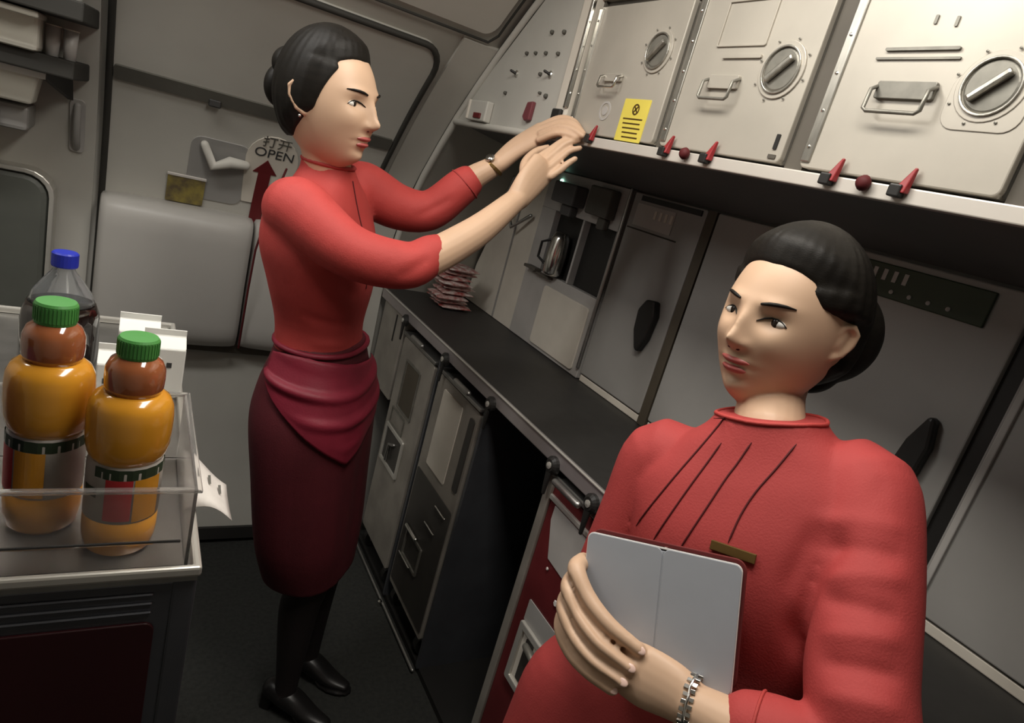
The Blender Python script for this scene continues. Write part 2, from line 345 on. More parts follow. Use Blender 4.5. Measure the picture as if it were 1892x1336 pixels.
# containers
def container(y0, y1, z1, lab, knob, hand, kind):
    z0 = 1.612
    t = thing('galley_container', lab, 'container', (1.03, (y0+y1)/2, 1.607), 'metal galley containers in the upper row')
    bld('body', MB().box(XG+.012, 1.20, y0+.004, y1-.004, z0, z1-.004), M['cont'], t, bevel=.003)
    dr = bld('door', plate(y0, y1, z0, z1, XG+.012, .012, .010), M['cont'], t, bevel=.002)
    bld('door_edge', MB().box(XG-.003, XG+.004, y1-.018, y1-.001, z0+.008, z1-.004), M['contedge'], dr, bevel=.002)
    for i in range(5): bld('rivet', MB().lathe((XG-.003, y1-.009, z0+.03+i*.052), [(.0025, 0), (.0025, .001), (.0005, .002)], 8, (-1, 0, 0)), M['chrome'], dr)
    ky, kz, kr = knob
    bld('latch_flange', MB().frame(circ(XG, ky, kz, kr*1.33), circ(XG, ky, kz, kr*1.02), (-.003, 0, 0)), M['cont'], t, bevel=.001)
    bld('latch_flange_lip', MB().frame(circ(XG-.002, ky, kz, kr*1.12), circ(XG-.002, ky, kz, kr*1.02), (-.004, 0, 0)), M['contedge'], t, bevel=.001)
    k = bld('rotary_latch', MB().lathe((XG+.003, ky, kz), [(kr*.99, 0), (kr*.99, .005), (kr*.9, .0065), (0, .0065)], 32, (-1, 0, 0)), M['disc'], t)
    a = V((0, -.75, .66)).normalized(); b = V((0, .66, .75)).normalized()
    bld('latch_grip', MB().obox((XG-.008, ky, kz), (1, 0, 0), a, b, .005, kr*.82, kr*.16), M['contedge'], k, bevel=.003)
    for j in range(8):
        c_ = 2*PI*j/8+.3; bld('screw', MB().lathe((XG-.002, ky+kr*1.5*math.cos(c_), kz+kr*1.45*math.sin(c_)), [(.0018, 0), (.0018, .001), (.0004, .0015)], 8, (-1, 0, 0)), M['disc'], t)
    if kind == 3:
        bld('flange_plate', MB().prism(rr(ky-kr*1.55, ky+kr*1.5, kz-kr*1.65, kz+kr*.6, .02, XG), (-.0015, 0, 0)), M['cont'], t, bevel=.0008)
    hy, hz, hw, hh = hand
    P = [(XG-.003, hy-hw, hz+hh), (XG-.016, hy-hw, hz+hh*.6), (XG-.018, hy-hw, hz-hh*.8), (XG-.018, hy-hw*.86, hz-hh), (XG-.018, hy+hw*.86, hz-hh), (XG-.018, hy+hw, hz-hh*.8), (XG-.016, hy+hw, hz+hh*.6), (XG-.003, hy+hw, hz+hh)]
    bld('pull_handle', MB().tube(P, .0028, 10), M['disc'] if kind != 1 else M['chrome'], t, smooth=True)
    bld('handle_plate', MB().prism(rr(hy-hw*1.02, hy+hw*1.02, hz+hh*.1, hz+hh*1.35, .003, XG), (-.006, 0, 0)), M['disc'] if kind == 3 else M['cont'], t, bevel=.001)
    return t
c1 = container(1.071, 1.384, 1.880, 'metal galley container with the yellow sticker, beside the post', (1.133, 1.783, .031), (1.255, 1.722, .030, .013), 1)
c2 = container(.755, 1.049, 1.880, 'metal galley container between two dark gaps, rectangular label frame near its top', (.812, 1.750, .033), (.928, 1.716, .035, .018), 2)
c3 = container(.431, .717, 1.880, 'metal galley container at the right with the largest round latch and thick grey handle', (.490, 1.733, .031), (.594, 1.712, .040, .018), 3)
c4 = container(.092, .393, 1.880, 'metal galley container cut off by the right edge of the photo', (.15, 1.733, .031), (.26, 1.712, .038, .018), 3)
# label holders and marks on the doors
bld('label_frame', ringp(.862, .975, 1.787, 1.862, .003, XG, .003, .004), M['cont'], c2, bevel=.0008)
bld('label_bar', plate(.862, .950, 1.768, 1.774, XG, .004, .002), M['cont'], c2)
bld('drain_slot', plate(.768, .775, 1.632, 1.655, XG, .002, .001), M['black'], c2)
bld('drain_slot', plate(.764, .779, 1.618, 1.624, XG, .002, .001), M['gap'], c2)
bld('label_bar', plate(.545, .645, 1.775, 1.779, XG, .004, .0015), M['disc'], c3)
bld('label_bar', plate(.540, .655, 1.764, 1.767, XG, .003, .001), M['disc'], c3)
bld('door_slot', plate(.590, .594, 1.807, 1.818, XG, .002, .001), M['disc'], c3)
bld('door_slot', plate(.562, .566, 1.803, 1.815, XG, .002, .001), M['disc'], c3)
st = bld('yellow_sticker', plate(1.107, 1.193, 1.609, 1.692, XG, .0012, .002), M['yellow'], c1)
mb = MB().frame(circ(XG-.0012, 1.148, 1.672, .011, 20), circ(XG-.0012, 1.148, 1.672, .008, 20), (-.0006, 0, 0))
mb.obox((XG-.0015, 1.148, 1.672), (1, 0, 0), (0, 1, 1), (0, -1, 1), .0005, .010, .0015).obox((XG-.0015, 1.148, 1.672), (1, 0, 0), (0, 1, -1), (0, 1, 1), .0005, .010, .0015)
for i in range(5): mb.box(XG-.0018, XG-.0012, 1.118+.004*(i % 2), 1.182-.003*i, 1.652-i*.009, 1.6545-i*.009)
bld('sticker_print', mb, M['gold'], st)
bld('round_sticker', MB().frame(circ(XG, 1.256, 1.664, .020, 28), circ(XG, 1.256, 1.664, .0155, 28), (-.001, 0, 0)).lathe((XG, 1.256, 1.664), [(.0095, 0), (.0095, .001), (0, .001)], 20, (-1, 0, 0)), M['splash2'], c1)
# control panel following the fuselage
cp = thing('control_panel', 'slanted grey control panel of round switches at the far end of the upper galley', 'panel', (.85, 1.7, 1.59))
zs = [1.592, 1.65, 1.7, 1.76, 1.82, 1.88, 1.94, 2.0, 2.06, 2.12]
poly = [(XG, 1.448, 1.592)] + [(XG, yf(z)-.028, z) for z in zs] + [(XG, 1.448, 2.12)]
bld('panel_face', MB().prism(poly, (.03, 0, 0)), M['lining2'], cp)
bld('panel_lip', MB().tube([(XG-.002, 1.45, 1.590), (XG-.002, 1.8, 1.588), (XG-.002, yf(1.59)-.03, 1.588)], .010, 10), M['lining'], cp, smooth=True)
mb = MB().tube([(XG-.0, yf(z)-.024, z) for z in [.97, 1.1, 1.2, 1.3, 1.4, 1.5, 1.6, 1.7, 1.8, 1.9, 2.0]], .012, 8)
bld('side_flange', mb, M['lining'], cp, smooth=True)
for y, z, r in ((1.571, 1.834, .0055), (1.512, 1.832, .0055), (1.676, 1.786, .005), (1.628, 1.786, .0045), (1.575, 1.785, .005), (1.514, 1.783, .005), (1.576, 1.735, .005), (1.745, 1.684, .005), (1.52, 1.684, .006), (1.553, 1.690, .004)):
    bld('push_button', MB().lathe((XG, y, z), [(r, 0), (r*.9, .006), (r*.5, .008), (0, .008)], 12, (-1, 0, 0)), M['greyseam'], cp, smooth=True)
for y, z in ((1.709, 1.735), (1.527, 1.735)):
    k = bld('toggle_switch', MB().lathe((XG, y, z), [(.009, 0), (.009, .003), (.006, .005), (0, .005)], 16, (-1, 0, 0)), M['chrome'], cp)
    bld('switch_lever', MB().tube([(XG-.004, y, z), (XG-.016, y+.006, z+.004)], .0035, 8), M['black'], k, smooth=True)
bld('red_guard', MB().prism([(XG, 1.562, 1.668), (XG, 1.590, 1.665), (XG, 1.600, 1.628), (XG, 1.585, 1.618), (XG, 1.563, 1.622)], (-.012, 0, 0)), mat('guard_pink', (.20, .05, .06), .4, noise=.2), cp, bevel=.003)
bx = bld('breaker_box', MB().box(XG-.022, XG, 1.80, 1.925, 1.598, 1.655), M['lining'], cp, bevel=.004)
bld('box_button', MB().box(XG-.027, XG-.020, 1.825, 1.870, 1.605, 1.620), M['redink'], bx, bevel=.002)
bld('box_edge', MB().box(XG-.027, XG-.020, 1.912, 1.922, 1.600, 1.655), M['pale'], bx, bevel=.002)
# ---------------------------------------------------------------- wall behind the worktop
XW = 1.205
ap = thing('beverage_maker', 'grey coffee maker unit with two black openings set in the galley wall', 'appliance', (XW, 1.74, .95))
fr = MB().box(XW, 1.238, 1.53, 1.985, .952, 1.20).box(XW, 1.238, 1.53, 1.985, 1.405, 1.53).box(XW, 1.238, 1.895, 1.985, 1.20, 1.405).box(XW, 1.238, 1.53, 1.548, 1.20, 1.405).box(XW-.002, 1.238, 1.714, 1.724, 1.20, 1.405)
bld('housing', fr, M['splash2'], ap, bevel=.002)
bld('opening_back', MB().box(1.228, 1.237, 1.54, 1.90, 1.19, 1.41), M['black'], ap)
bld('lower_cover', plate(1.56, 1.83, .965, 1.165, XW, .006, .012), M['pale'], ap, bevel=.002)
bld('spout', MB().box(XW-.05, XW, 1.74, 1.87, 1.435, 1.50).box(XW-.03, XW, 1.77, 1.83, 1.40, 1.435), M['soffit'], ap, bevel=.006)
bld('spout', MB().box(XW-.035, XW, 1.575, 1.69, 1.43, 1.515).box(XW-.022, XW, 1.59, 1.63, 1.395, 1.43), M['greyseam'], ap, bevel=.006)
bld('drip_shelf', MB().box(XW-.03, XW, 1.88, 1.955, 1.195, 1.205).box(XW-.022, XW, 1.80, 1.90, 1.188, 1.196), M['gap'], ap, bevel=.002)
bld('lamp', MB().lathe((XW-.001, 1.905, 1.50), [(0, 0), (.007, 0), (.006, .005), (0, .006)], 12, (-1, 0, 0)), M['led'], ap)
bld('side_rail', MB().tube([(XW-.006, 1.528, .99), (XW-.006, 1.528, 1.53)], .0055, 10), M['steel'], ap, smooth=True)
pot = thing('coffee_pot', 'shiny steel coffee pot standing in the left opening of the coffee maker', 'pot', (XW+.008, 1.80, 1.21))
bld('pot_body', MB().lathe((XW-.012, 1.80, 1.205), [(.026, 0), (.032, .01), (.034, .07), (.030, .12), (.022, .14), (.0, .142)], 20), M['chrome'], pot, smooth=True)
bld('pot_handle', MB().tube([(XW-.03, 1.828, 1.315), (XW-.045, 1.855, 1.30), (XW-.045, 1.855, 1.25), (XW-.03, 1.832, 1.235)], .0045, 8), M['black'], pot, smooth=True)
ps = thing('wall_panel', 'pale panel of the galley wall behind the foil snack packs', 'panel', (XW, 2.15, .95))
bld('panel_sheet', MB().prism([(XW+.004, 1.99, .952), (XW+.004, 2.39, .952), (XW+.004, 2.37, 1.1), (XW+.004, 2.27, 1.34), (XW+.004, 2.13, 1.50), (XW+.004, 2.1, 1.53), (XW+.004, 1.99, 1.53)], (.03, 0, 0)), M['pale'], ps)
bld('panel_joint', MB().box(XW-.001, XW+.006, 2.13, 2.136, .955, 1.50), M['splash'], ps)
bld('tap_pipe', MB().tube([(1.19, 2.02, 1.36), (1.17, 2.10, 1.30), (1.15, 2.16, 1.40), (1.15, 2.13, 1.47), (1.17, 2.09, 1.475)], .007, 10), M['steel'], ps, smooth=True)
def comp_door(y0, y1, lab, nm='compartment_door'):
    t = thing(nm, lab, 'cabinet door', (XW, (y0+y1)/2, .95))
    bld('panel', plate(y0, y1, .975, 1.527, 1.238, .033, .006), M['splash'], t, bevel=.003)
    bld('sill', MB().box(XW+.004, 1.238, y0, y1, .951, .971), M['pale'], t, bevel=.002)
    return t
cdr = comp_door(1.225, 1.517, 'narrow grey compartment door in the galley wall right of the coffee maker')
mb = MB().prism([(XW-.022, 1.335, 1.235), (XW-.022, 1.315, 1.268), (XW-.022, 1.28, 1.272), (XW-.022, 1.266, 1.235), (XW-.022, 1.272, 1.17), (XW-.022, 1.290, 1.128), (XW-.022, 1.304, 1.132), (XW-.022, 1.328, 1.18)], (.023, 0, 0))
bld('handle', mb, M['black'], cdr, bevel=.006)
bld('placard', MB().box(XW-.002, XW+.001, 1.33, 1.49, 1.44, 1.50), M['splash2'], cdr)
mb = MB()
for i in range(4): mb.box(XW-.0035, XW-.002, 1.40-.022*i, 1.41-.022*i, 1.468, 1.49)
bld('placard_print', mb, M['pale'], cdr)
bld('groove', MB().box(XW-.001, XW+.001, 1.30, 1.51, 1.428, 1.432), M['seam'], cdr)
bld('vent_slot', MB().box(XW-.004, XW+.001, 1.24, 1.48, 1.508, 1.522), M['black'], cdr)
bld('brown_joint', MB().box(XW-.001, 1.238, 1.192, 1.222, .952, 1.527), M['darkbrown'], cdr)
cdr2 = comp_door(.492, 1.188, 'wide dark grey compartment door in the galley wall behind the short haired attendant')
mb = MB().prism([(XW-.022, .552, 1.158), (XW-.022, .534, 1.19), (XW-.022, .530, 1.24), (XW-.022, .540, 1.29), (XW-.022, .552, 1.292), (XW-.022, .572, 1.24), (XW-.022, .580, 1.19), (XW-.022, .572, 1.160)], (.023, 0, 0))
bld('handle', mb, M['black'], cdr2, bevel=.006)
pl = bld('control_strip', MB().box(XW-.006, XW+.001, .545, .80, 1.455, 1.515), M['labelg'], cdr2, bevel=.002)
mb = MB()
for i in range(5): mb.lathe((XW-.006, .745-.035*i, 1.468), [(.004, 0), (.004, .002), (0, .003)], 10, (-1, 0, 0))
for i in range(4): mb.box(XW-.0075, XW-.006, .75-.02*i, .758-.02*i, 1.485, 1.505)
bld('indicator_dots', mb, M['splash2'], pl)
cdr3 = comp_door(-.6, .462, 'dark grey compartment door in the galley wall at the right edge')
bld('edge_rail', MB().box(XW-.006, XW+.01, .445, .456, .975, 1.525), M['splash2'], cdr3, bevel=.002)
bld('stud', MB().lathe((XW, .35, 1.20), [(.006, 0), (.006, .003), (0, .004)], 12, (-1, 0, 0)), M['gap'], cdr3)
bld('gap_filler', MB().box(XW+.012, 1.238, .462, .492, .952, 1.53), M['black'], cdr3)
# ---------------------------------------------------------------- worktop and the trolleys beneath
XF = .849
wt = thing('worktop', 'long dark galley worktop with a bright metal front edge', 'worktop', (1.0, .9, .92))
bld('top', MB().prism([(XF+.004, -.9, .95), (XF+.004, 2.345, .95), (XF+.03, 2.375, .95), (1.237, 2.375, .95), (1.237, -.9, .95)], (0, 0, -.03)), M['counter'], wt)
bld('front_edge', MB().box(XF-.006, XF+.004, -.9, 2.355, .915, .953), M['trim'], wt, bevel=.003)
mb = MB()
def wlatch(y, long=False):
    k = bld('trolley_latch', MB().lathe((XF-.004, y, .916), [(.021, 0), (.021, .010), (.014, .016), (0, .016)], 18, (-1, 0, 0)), M['black'], wt)
    bld('latch_tongue', MB().prism([(XF-.012, y-.012, .922), (XF-.012, y+.012, .922), (XF-.012, y+.002, .845), (XF-.012, y-.006, .845)], (-.007, 0, 0)), M['black'], k, bevel=.003)
    bld('latch_button', MB().lathe((XF-.018, y, .916), [(.008, 0), (.008, .004), (0, .006)], 12, (-1, 0, 0)), M['rim'], k)
for y in (2.06, 1.69, 1.37, 1.05, .895, .72, .4): wlatch(y)
bld('edge_bead', MB().tube([(XF-.006, -.9, .952), (XF-.006, 2.352, .952)], .0032, 8), M['rim'], wt, smooth=True)
for y in (1.90, 1.53, .97, .80): bld('edge_handle', MB().tube([(XF-.018, y-.045, .895), (XF-.018, y+.045, .895)], .008, 10), M['steel'], wt, smooth=True)
bc = thing('base_cabinet', 'dark base cabinet with open bays under the galley worktop', 'cabinet', (1.05, .9, 0))
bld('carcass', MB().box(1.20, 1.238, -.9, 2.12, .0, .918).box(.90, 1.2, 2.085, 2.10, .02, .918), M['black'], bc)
bld('end_panel', MB().box(.852, .90, 2.09, 2.33, .60, .914), M['tfront'], bc, bevel=.004)
bld('end_slot', MB().box(.850, .853, 2.17, 2.18, .80, .90), M['black'], bc)
mb = MB()
for y in (1.745, 1.405): mb.box(.855, 1.19, y, y+.012, .02, .918)
bld('divider', mb, M['frame'], bc)
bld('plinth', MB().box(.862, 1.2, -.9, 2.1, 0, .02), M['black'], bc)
bld('floor_rail', MB().tube([(.845, 1.41, .012), (.845, 2.10, .012)], .006, 8), M['steel'], bc, smooth=True)
bld('plinth_stud', MB().lathe((.835, 1.72, .0), [(.008, 0), (.008, .018), (.004, .024), (0, .024)], 10), M['chrome'], bc)
def trolley(y0, y1, ztop, lab, panel, xf=.853, depth=.34):
    t = thing('galley_trolley', lab, 'trolley', (xf+depth/2, (y0+y1)/2, .02), 'trolleys parked under the worktop')
    bld('body', MB().box(xf+.012, xf+depth, y0, y1, .09, ztop), M['frame'], t, bevel=.006)
    d = bld('door', plate(y0+.006, y1-.006, .10, ztop-.006, xf+.012, .012, .012), panel, t, bevel=.002)
    bld('top_rim', MB().box(xf-.006, xf+depth, y0, y1, ztop, ztop+.012), M['steel'], t, bevel=.003)
    for a in (xf+.04, xf+depth-.04):
        for b in (y0+.04, y1-.04):
            w_ = bld('castor', MB().lathe((a, b-.012, .057), [(.034, 0), (.034, .024)], 18, (0, 1, 0)), M['black'], t)
            bld('castor_fork', MB().box(a-.012, a+.012, b-.018, b-.013, .05, .10), M['steel'], w_)
    return t, d
tA, dA = trolley(1.770, 2.075, .865, 'grey galley trolley nearest the exit door, parked under the worktop', M['tfront'])
X1 = .853-.002
bld('card_window', ringp(1.86, 2.0, .62, .80, .008, X1+.002, .004, .006), M['disc'], tA)
bld('card', plate(1.875, 1.985, .63, .79, X1+.002, .002, .003), M['darkbrown'], tA)
bld('card_window', ringp(1.90, 2.03, .545, .61, .006, X1+.002, .004, .006), M['disc'], tA)
k = bld('handle_recess', ringp(1.86, 2.04, .40, .545, .014, X1+.002, .008, .008), M['rim'], tA, bevel=.002)
bld('recess_back', plate(1.874, 2.026, .414, .531, X1+.002, .003, .003), M['tdark'], k)
bld('handle', MB().tube([(X1-.004, 1.93, .50), (X1-.010, 1.96, .49), (X1-.010, 1.965, .43)], .007, 8), M['steel'], k, smooth=True)
tB, dB = trolley(1.425, 1.735, .865, 'grey galley trolley with a long dark slot, beside the empty bay under the worktop', M['tfront'])
bld('door_slot', plate(1.445, 1.475, .60, .83, X1+.002, .003, .008), M['tdark'], tB)
bld('card', plate(1.53, 1.67, .58, .83, X1+.002, .003, .006), M['pale'], tB)
bld('lower_panel', plate(1.44, 1.72, .12, .54, X1+.002, .002, .006), M['tdark'], tB)
for a, b, c, d_ in ((1.60, 1.68, .345, .008), (1.50, 1.57, .43, .003), (1.46, 1.53, .51, .003), (1.60, 1.69, .24, .003)):
    bld('bright_bar', MB().tube([(X1-.006, a, c), (X1-.006, b, c)], d_, 8), M['chrome'], tB, smooth=True)
bld('handle_recess', ringp(1.55, 1.68, .24, .34, .008, X1+.001, .006, .006), M['disc'], tB)
tC, dC = trolley(.742, 1.066, .885, 'red fronted galley trolley with a silver square handle recess, right of the empty bay', M['redpanel'])
bld('edge_trim', MB().box(X1-.006, X1+.004, 1.038, 1.064, .10, .888), M['tfront'], tC, bevel=.003)
bld('grey_label', MB().prism([(X1+.002, 1.015, .80), (X1+.002, .985, .72), (X1+.002, .76, .70), (X1+.002, .76, .835), (X1+.002, 1.015, .835)], (-.002, 0, 0)), M['splash2'], tC)
bld('grey_label', plate(.80, 1.0, .545, .60, X1+.002, .002, .003), M['splash'], tC)
bld('top_band', MB().box(X1-.004, X1+.004, .75, 1.04, .84, .852), M['rim'], tC, bevel=.002)
bld('small_mark', MB().lathe((X1, .915, .655), [(.008, 0), (.006, .002), (0, .002)], 6, (-1, 0, 0)), M['paper'], tC)
bld('small_mark', MB().lathe((X1, .975, .70), [(.004, 0), (.003, .002), (0, .002)], 6, (-1, 0, 0)), M['paper'], tC)
k = bld('handle_recess', ringp(.845, 1.00, .385, .545, .018, X1+.002, .010, .006), M['rim'], tC, bevel=.003)
bld('recess_back', plate(.862, .983, .402, .528, X1+.002, .003, .003), M['pale'], k)
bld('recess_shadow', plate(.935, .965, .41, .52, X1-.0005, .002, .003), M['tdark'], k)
bld('handle', MB().tube([(X1-.006, .955, .505), (X1-.014, .90, .505), (X1-.014, .885, .49), (X1-.014, .885, .44)], .009, 10), M['disc'], k, smooth=True)
# foil packs heaped on the worktop
for i in range(9):
    z = .952+.018*i; y = 2.20+.012*math.sin(i*2.1); x = 1.045+.014*math.cos(i*1.7)
    lab = 'foil snack pack on the worktop heap, ' + ('lowest', 'second from the bottom', 'third from the bottom', 'fourth from the bottom', 'middle one', 'fourth from the top', 'third from the top', 'second from the top', 'topmost')[i]
    mb = MB(); rs = []
    for a in range(15):
        u_ = a/14*2-1; th = .0085*(1-abs(u_)**6)+.0008; ring = []
        for q in range(16):
            c_ = 2*PI*q/16; wd = .062*(1+.06*math.sin(9*u_+i)); 
            ring.append((x+wd*math.cos(c_)*(1 if abs(u_) < .99 else 1.02), y+.062*u_, z+.009+th*math.sin(c_)*(1+.25*math.sin(14*u_+3*c_+i))))
        rs.append(ring)
    o = bld('snack_pack', mb.rings(rs), M['foil'], None, smooth=True); tag(o, lab, 'snack', 'foil snack packs heaped on the worktop')
# ---------------------------------------------------------------- left: rack, jump seat
rk = thing('stowage_rack', 'dark shelves of a stowage rack left of the exit door', 'shelf', (-.38, 2.1, 1.25))
def shelf(z, x1, th):
    yb = yf(z)-.02; return MB().prism([(-.62, yb-.20, z), (x1-.02, yb-.20, z-.0), (x1, yb-.05, z), (x1, yb, z), (-.62, yb, z)], (0, 0, th))
for z, x1 in ((1.550, -.108), (1.420, -.126)): bld('shelf_board', shelf(z, x1, .042), M['seam'], rk, bevel=.004)
bld('rack_bracket', MB().prism([(-.16, yf(1.42)-.05, 1.425), (-.16, yf(1.36)-.03, 1.36), (-.23, yf(1.42)-.18, 1.425)], (-.012, 0, 0)), M['black'], rk)
bx_ = lambda x0, x1, z0, z1, d0=.19: MB().box(x0, x1, yf(z0)-.02-d0, yf(z1)-.045, z0, z1)
for x0, x1, z0, z1, lab in ((-.52, -.215, 1.462, 1.545, 'cream box on the lower dark shelf of the left rack'), (-.62, -.25, 1.592, 1.70, 'cream box on the upper dark shelf of the left rack')):
    t = thing('storage_box', lab, 'box', ((x0+x1)/2, 2.1, z0)); bld('box', bx_(x0, x1, z0, z1), M['cream'], t, bevel=.01); bld('box_lid', bx_(x0-.004, x1+.004, z1-.012, z1+.002, .194), M['cream'], t, bevel=.004)
for i, x in enumerate((-.225, -.185, -.150)):
    t = thing('plastic_cup', 'white plastic cup on the upper rack shelf, ' + ('nearest the cream box', 'between two other cups', 'nearest the exit door')[i], 'cup', (x, yf(1.6)-.10, 1.592), 'white cups on the rack')
    bld('cup_wall', MB().lathe((x, yf(1.6)-.11, 1.590), [(.014, 0), (.019, .09), (.017, .09), (.012, .004)], 16), M['carton'], t, smooth=True)
    bld('cup_rim', MB().tube([(x+.019*math.cos(a), yf(1.6)-.11+.019*math.sin(a), 1.680) for a in [k*PI/8 for k in range(17)]], .0015, 6), M['carton'], t)
for i, x in enumerate((-.195, -.160)):
    t = thing('plastic_tumbler', 'pale tumbler on the lower rack shelf, ' + ('beside the cream box', 'nearest the exit door')[i], 'cup', (x, yf(1.46)-.12, 1.460), 'tumblers on the lower shelf')
    bld('cup_wall', MB().lathe((x, yf(1.46)-.14, 1.460), [(.013, 0), (.016, .07), (.014, .07), (.010, .004)], 16), M['splash2'], t, smooth=True)
    bld('cup_rim', MB().tube([(x+.016*math.cos(a), yf(1.46)-.14+.016*math.sin(a), 1.530) for a in [k*PI/8 for k in range(17)]], .0015, 6), M['pale'], t)
t = thing('hanging_bin', 'cream bin hanging under the dark shelves left of the exit door', 'bin', (-.42, 2.2, 1.33))
bld('bin_body', MB().prism([(-.60, yf(1.4)-.19, 1.418), (-.215, yf(1.4)-.19, 1.418), (-.235, yf(1.4)-.15, 1.335), (-.60, yf(1.4)-.15, 1.335)], (0, .10, 0)), M['cream'], t, bevel=.006)
bld('bin_lip', MB().box(-.60, -.205, yf(1.4)-.195, yf(1.4)-.185, 1.404, 1.418), M['carton'], t)
t = thing('interphone', 'grey box below the cream bin left of the exit door', 'box', (-.4, 2.25, 1.27))
bld('phone_body', MB().box(-.60, -.245, yf(1.35)-.13, yf(1.3)-.012, 1.262, 1.325), M['splash'], t, bevel=.01)
bld('handset', MB().box(-.60, -.30, yf(1.35)-.155, yf(1.35)-.13, 1.235, 1.315), M['soffit'], t, bevel=.012)
js = thing('jump_seat', 'folded crew jump seat with dark padding and bright metal edge left of the exit door', 'seat', (-.4, 2.15, .2))
bld('backrest_pad', MB().prism(rry(-.62, -.205, .70, 1.135, .06, yf(1.0)-.04), (0, -.07, 0)), M['seat'], js, bevel=.015)
bld('metal_edge', MB().frame(rry(-.635, -.190, .685, 1.150, .07, yf(1.0)-.035), rry(-.622, -.203, .698, 1.137, .06, yf(1.0)-.035), (0, -.082, 0)), M['rim'], js, bevel=.003)
bld('seat_pan', MB().prism(rry(-.62, -.215, .34, .68, .03, 2.24), (0, -.10, 0)), M['black'], js, bevel=.012)
bld('seat_base', MB().box(-.60, -.23, 2.08, 2.14, .02, .34), M['black'], js, bevel=.01)
t = thing('wall_grip', 'slim grey grip on the lining between the rack and the exit door', 'grip', fpt(-.145, 1.3, .012))
bld('grip_bar', MB().tube([fpt(-.150, 1.36, .02), fpt(-.150, 1.33, .035), fpt(-.150, 1.27, .035), fpt(-.150, 1.24, .02)], .009, 10), M['splash'], t, smooth=True)
bld('grip_plate', fpatch(rl(-.168, -.132, 1.225, 1.375, .012), .005, .014), M['splash2'], t, smooth='auto')
# ---------------------------------------------------------------- drinks trolley at the left
X0, X2, Y0, Y1 = -.205, .091, .618, 1.40
dt = thing('drinks_trolley', 'drinks trolley with dark maroon front carrying juice bottles', 'trolley', (-.06, 1.0, 0))
bld('body', MB().box(X0, X2-.002, Y0+.006, Y1, .10, 1.019), M['frame'], dt, bevel=.006)
bld('front_panel', MB().prism(rry(X0+.03, X2-.034, .13, .968, .01, Y0+.006), (0, -.004, 0)), M['maroon'], dt, bevel=.001)
mb = MB()
for i in range(3): mb.tube([(X0+.05, Y0+.0045, .980+.011*i), (X2-.04, Y0+.0045, .980+.011*i)], .0018, 6)
bld('front_ribs', mb, M['frame'], dt)
bld('top_deck', MB().box(X0, X2, Y0, Y1, 1.019, 1.026), M['steel'], dt)
bld('rim', MB().frame([(X2+.003, Y0-.004, 1.026), (X2+.003, Y1, 1.026), (X0, Y1, 1.026), (X0, Y0-.004, 1.026)], [(X2-.006, Y0+.003, 1.026), (X2-.006, Y1-.01, 1.026), (X0+.01, Y1-.01, 1.026), (X0+.01, Y0+.003, 1.026)], (0, 0, .012)), M['rim'], dt, bevel=.003)
bld('corner_post', MB().box(X2-.022, X2+.001, Y0+.004, Y0+.03, .11, 1.019), M['frame'], dt, bevel=.003)
for a in (X0+.05, X2-.05):
    for b in (Y0+.07, Y1-.07):
        w_ = bld('castor', MB().lathe((a-.015, b, .062), [(.05, 0), (.06, .004), (.06, .026), (.05, .03)], 18, (1, 0, 0)), M['black'], dt)
        bld('castor_fork', MB().box(a-.02, a+.02, b-.012, b+.012, .10, .128), M['steel'], w_)
tr = thing('storage_tray', 'clear plastic drawer on the drinks trolley holding the juice bottles', 'drawer', (-.06, .8, 1.0012))
a0, a1, b0, b1 = X0+.012, X2-.010, Y0+.010, .86
bld('drawer_base', MB().box(a0, a1, b0, b1, 1.0012, 1.0042), M['acrylic'], tr)
bld('drawer_wall', MB().frame([(a1, b0, 1.0042), (a1, b1, 1.0042), (a0, b1, 1.0042), (a0, b0, 1.0042)], [(a1-.003, b0+.003, 1.0042), (a1-.003, b1-.003, 1.0042), (a0+.003, b1-.003, 1.0042), (a0+.003, b0+.003, 1.0042)], (0, 0, .0885)), M['acrylic'], tr)
bld('drawer_lip', MB().frame([(a1+.004, b0-.004, 1.0925), (a1+.004, b1+.004, 1.0925), (a0-.004, b1+.004, 1.0925), (a0-.004, b0-.004, 1.0925)], [(a1-.003, b0+.003, 1.0925), (a1-.003, b1-.003, 1.0925), (a0+.003, b1-.003, 1.0925), (a0+.003, b0+.003, 1.0925)], (0, 0, .004)), M['acrylic'], tr, bevel=.001)
bld('drawer_rib', MB().box(a0+.01, a1-.01, b0-.002, b0, 1.034, 1.037), M['acrylic'], tr)
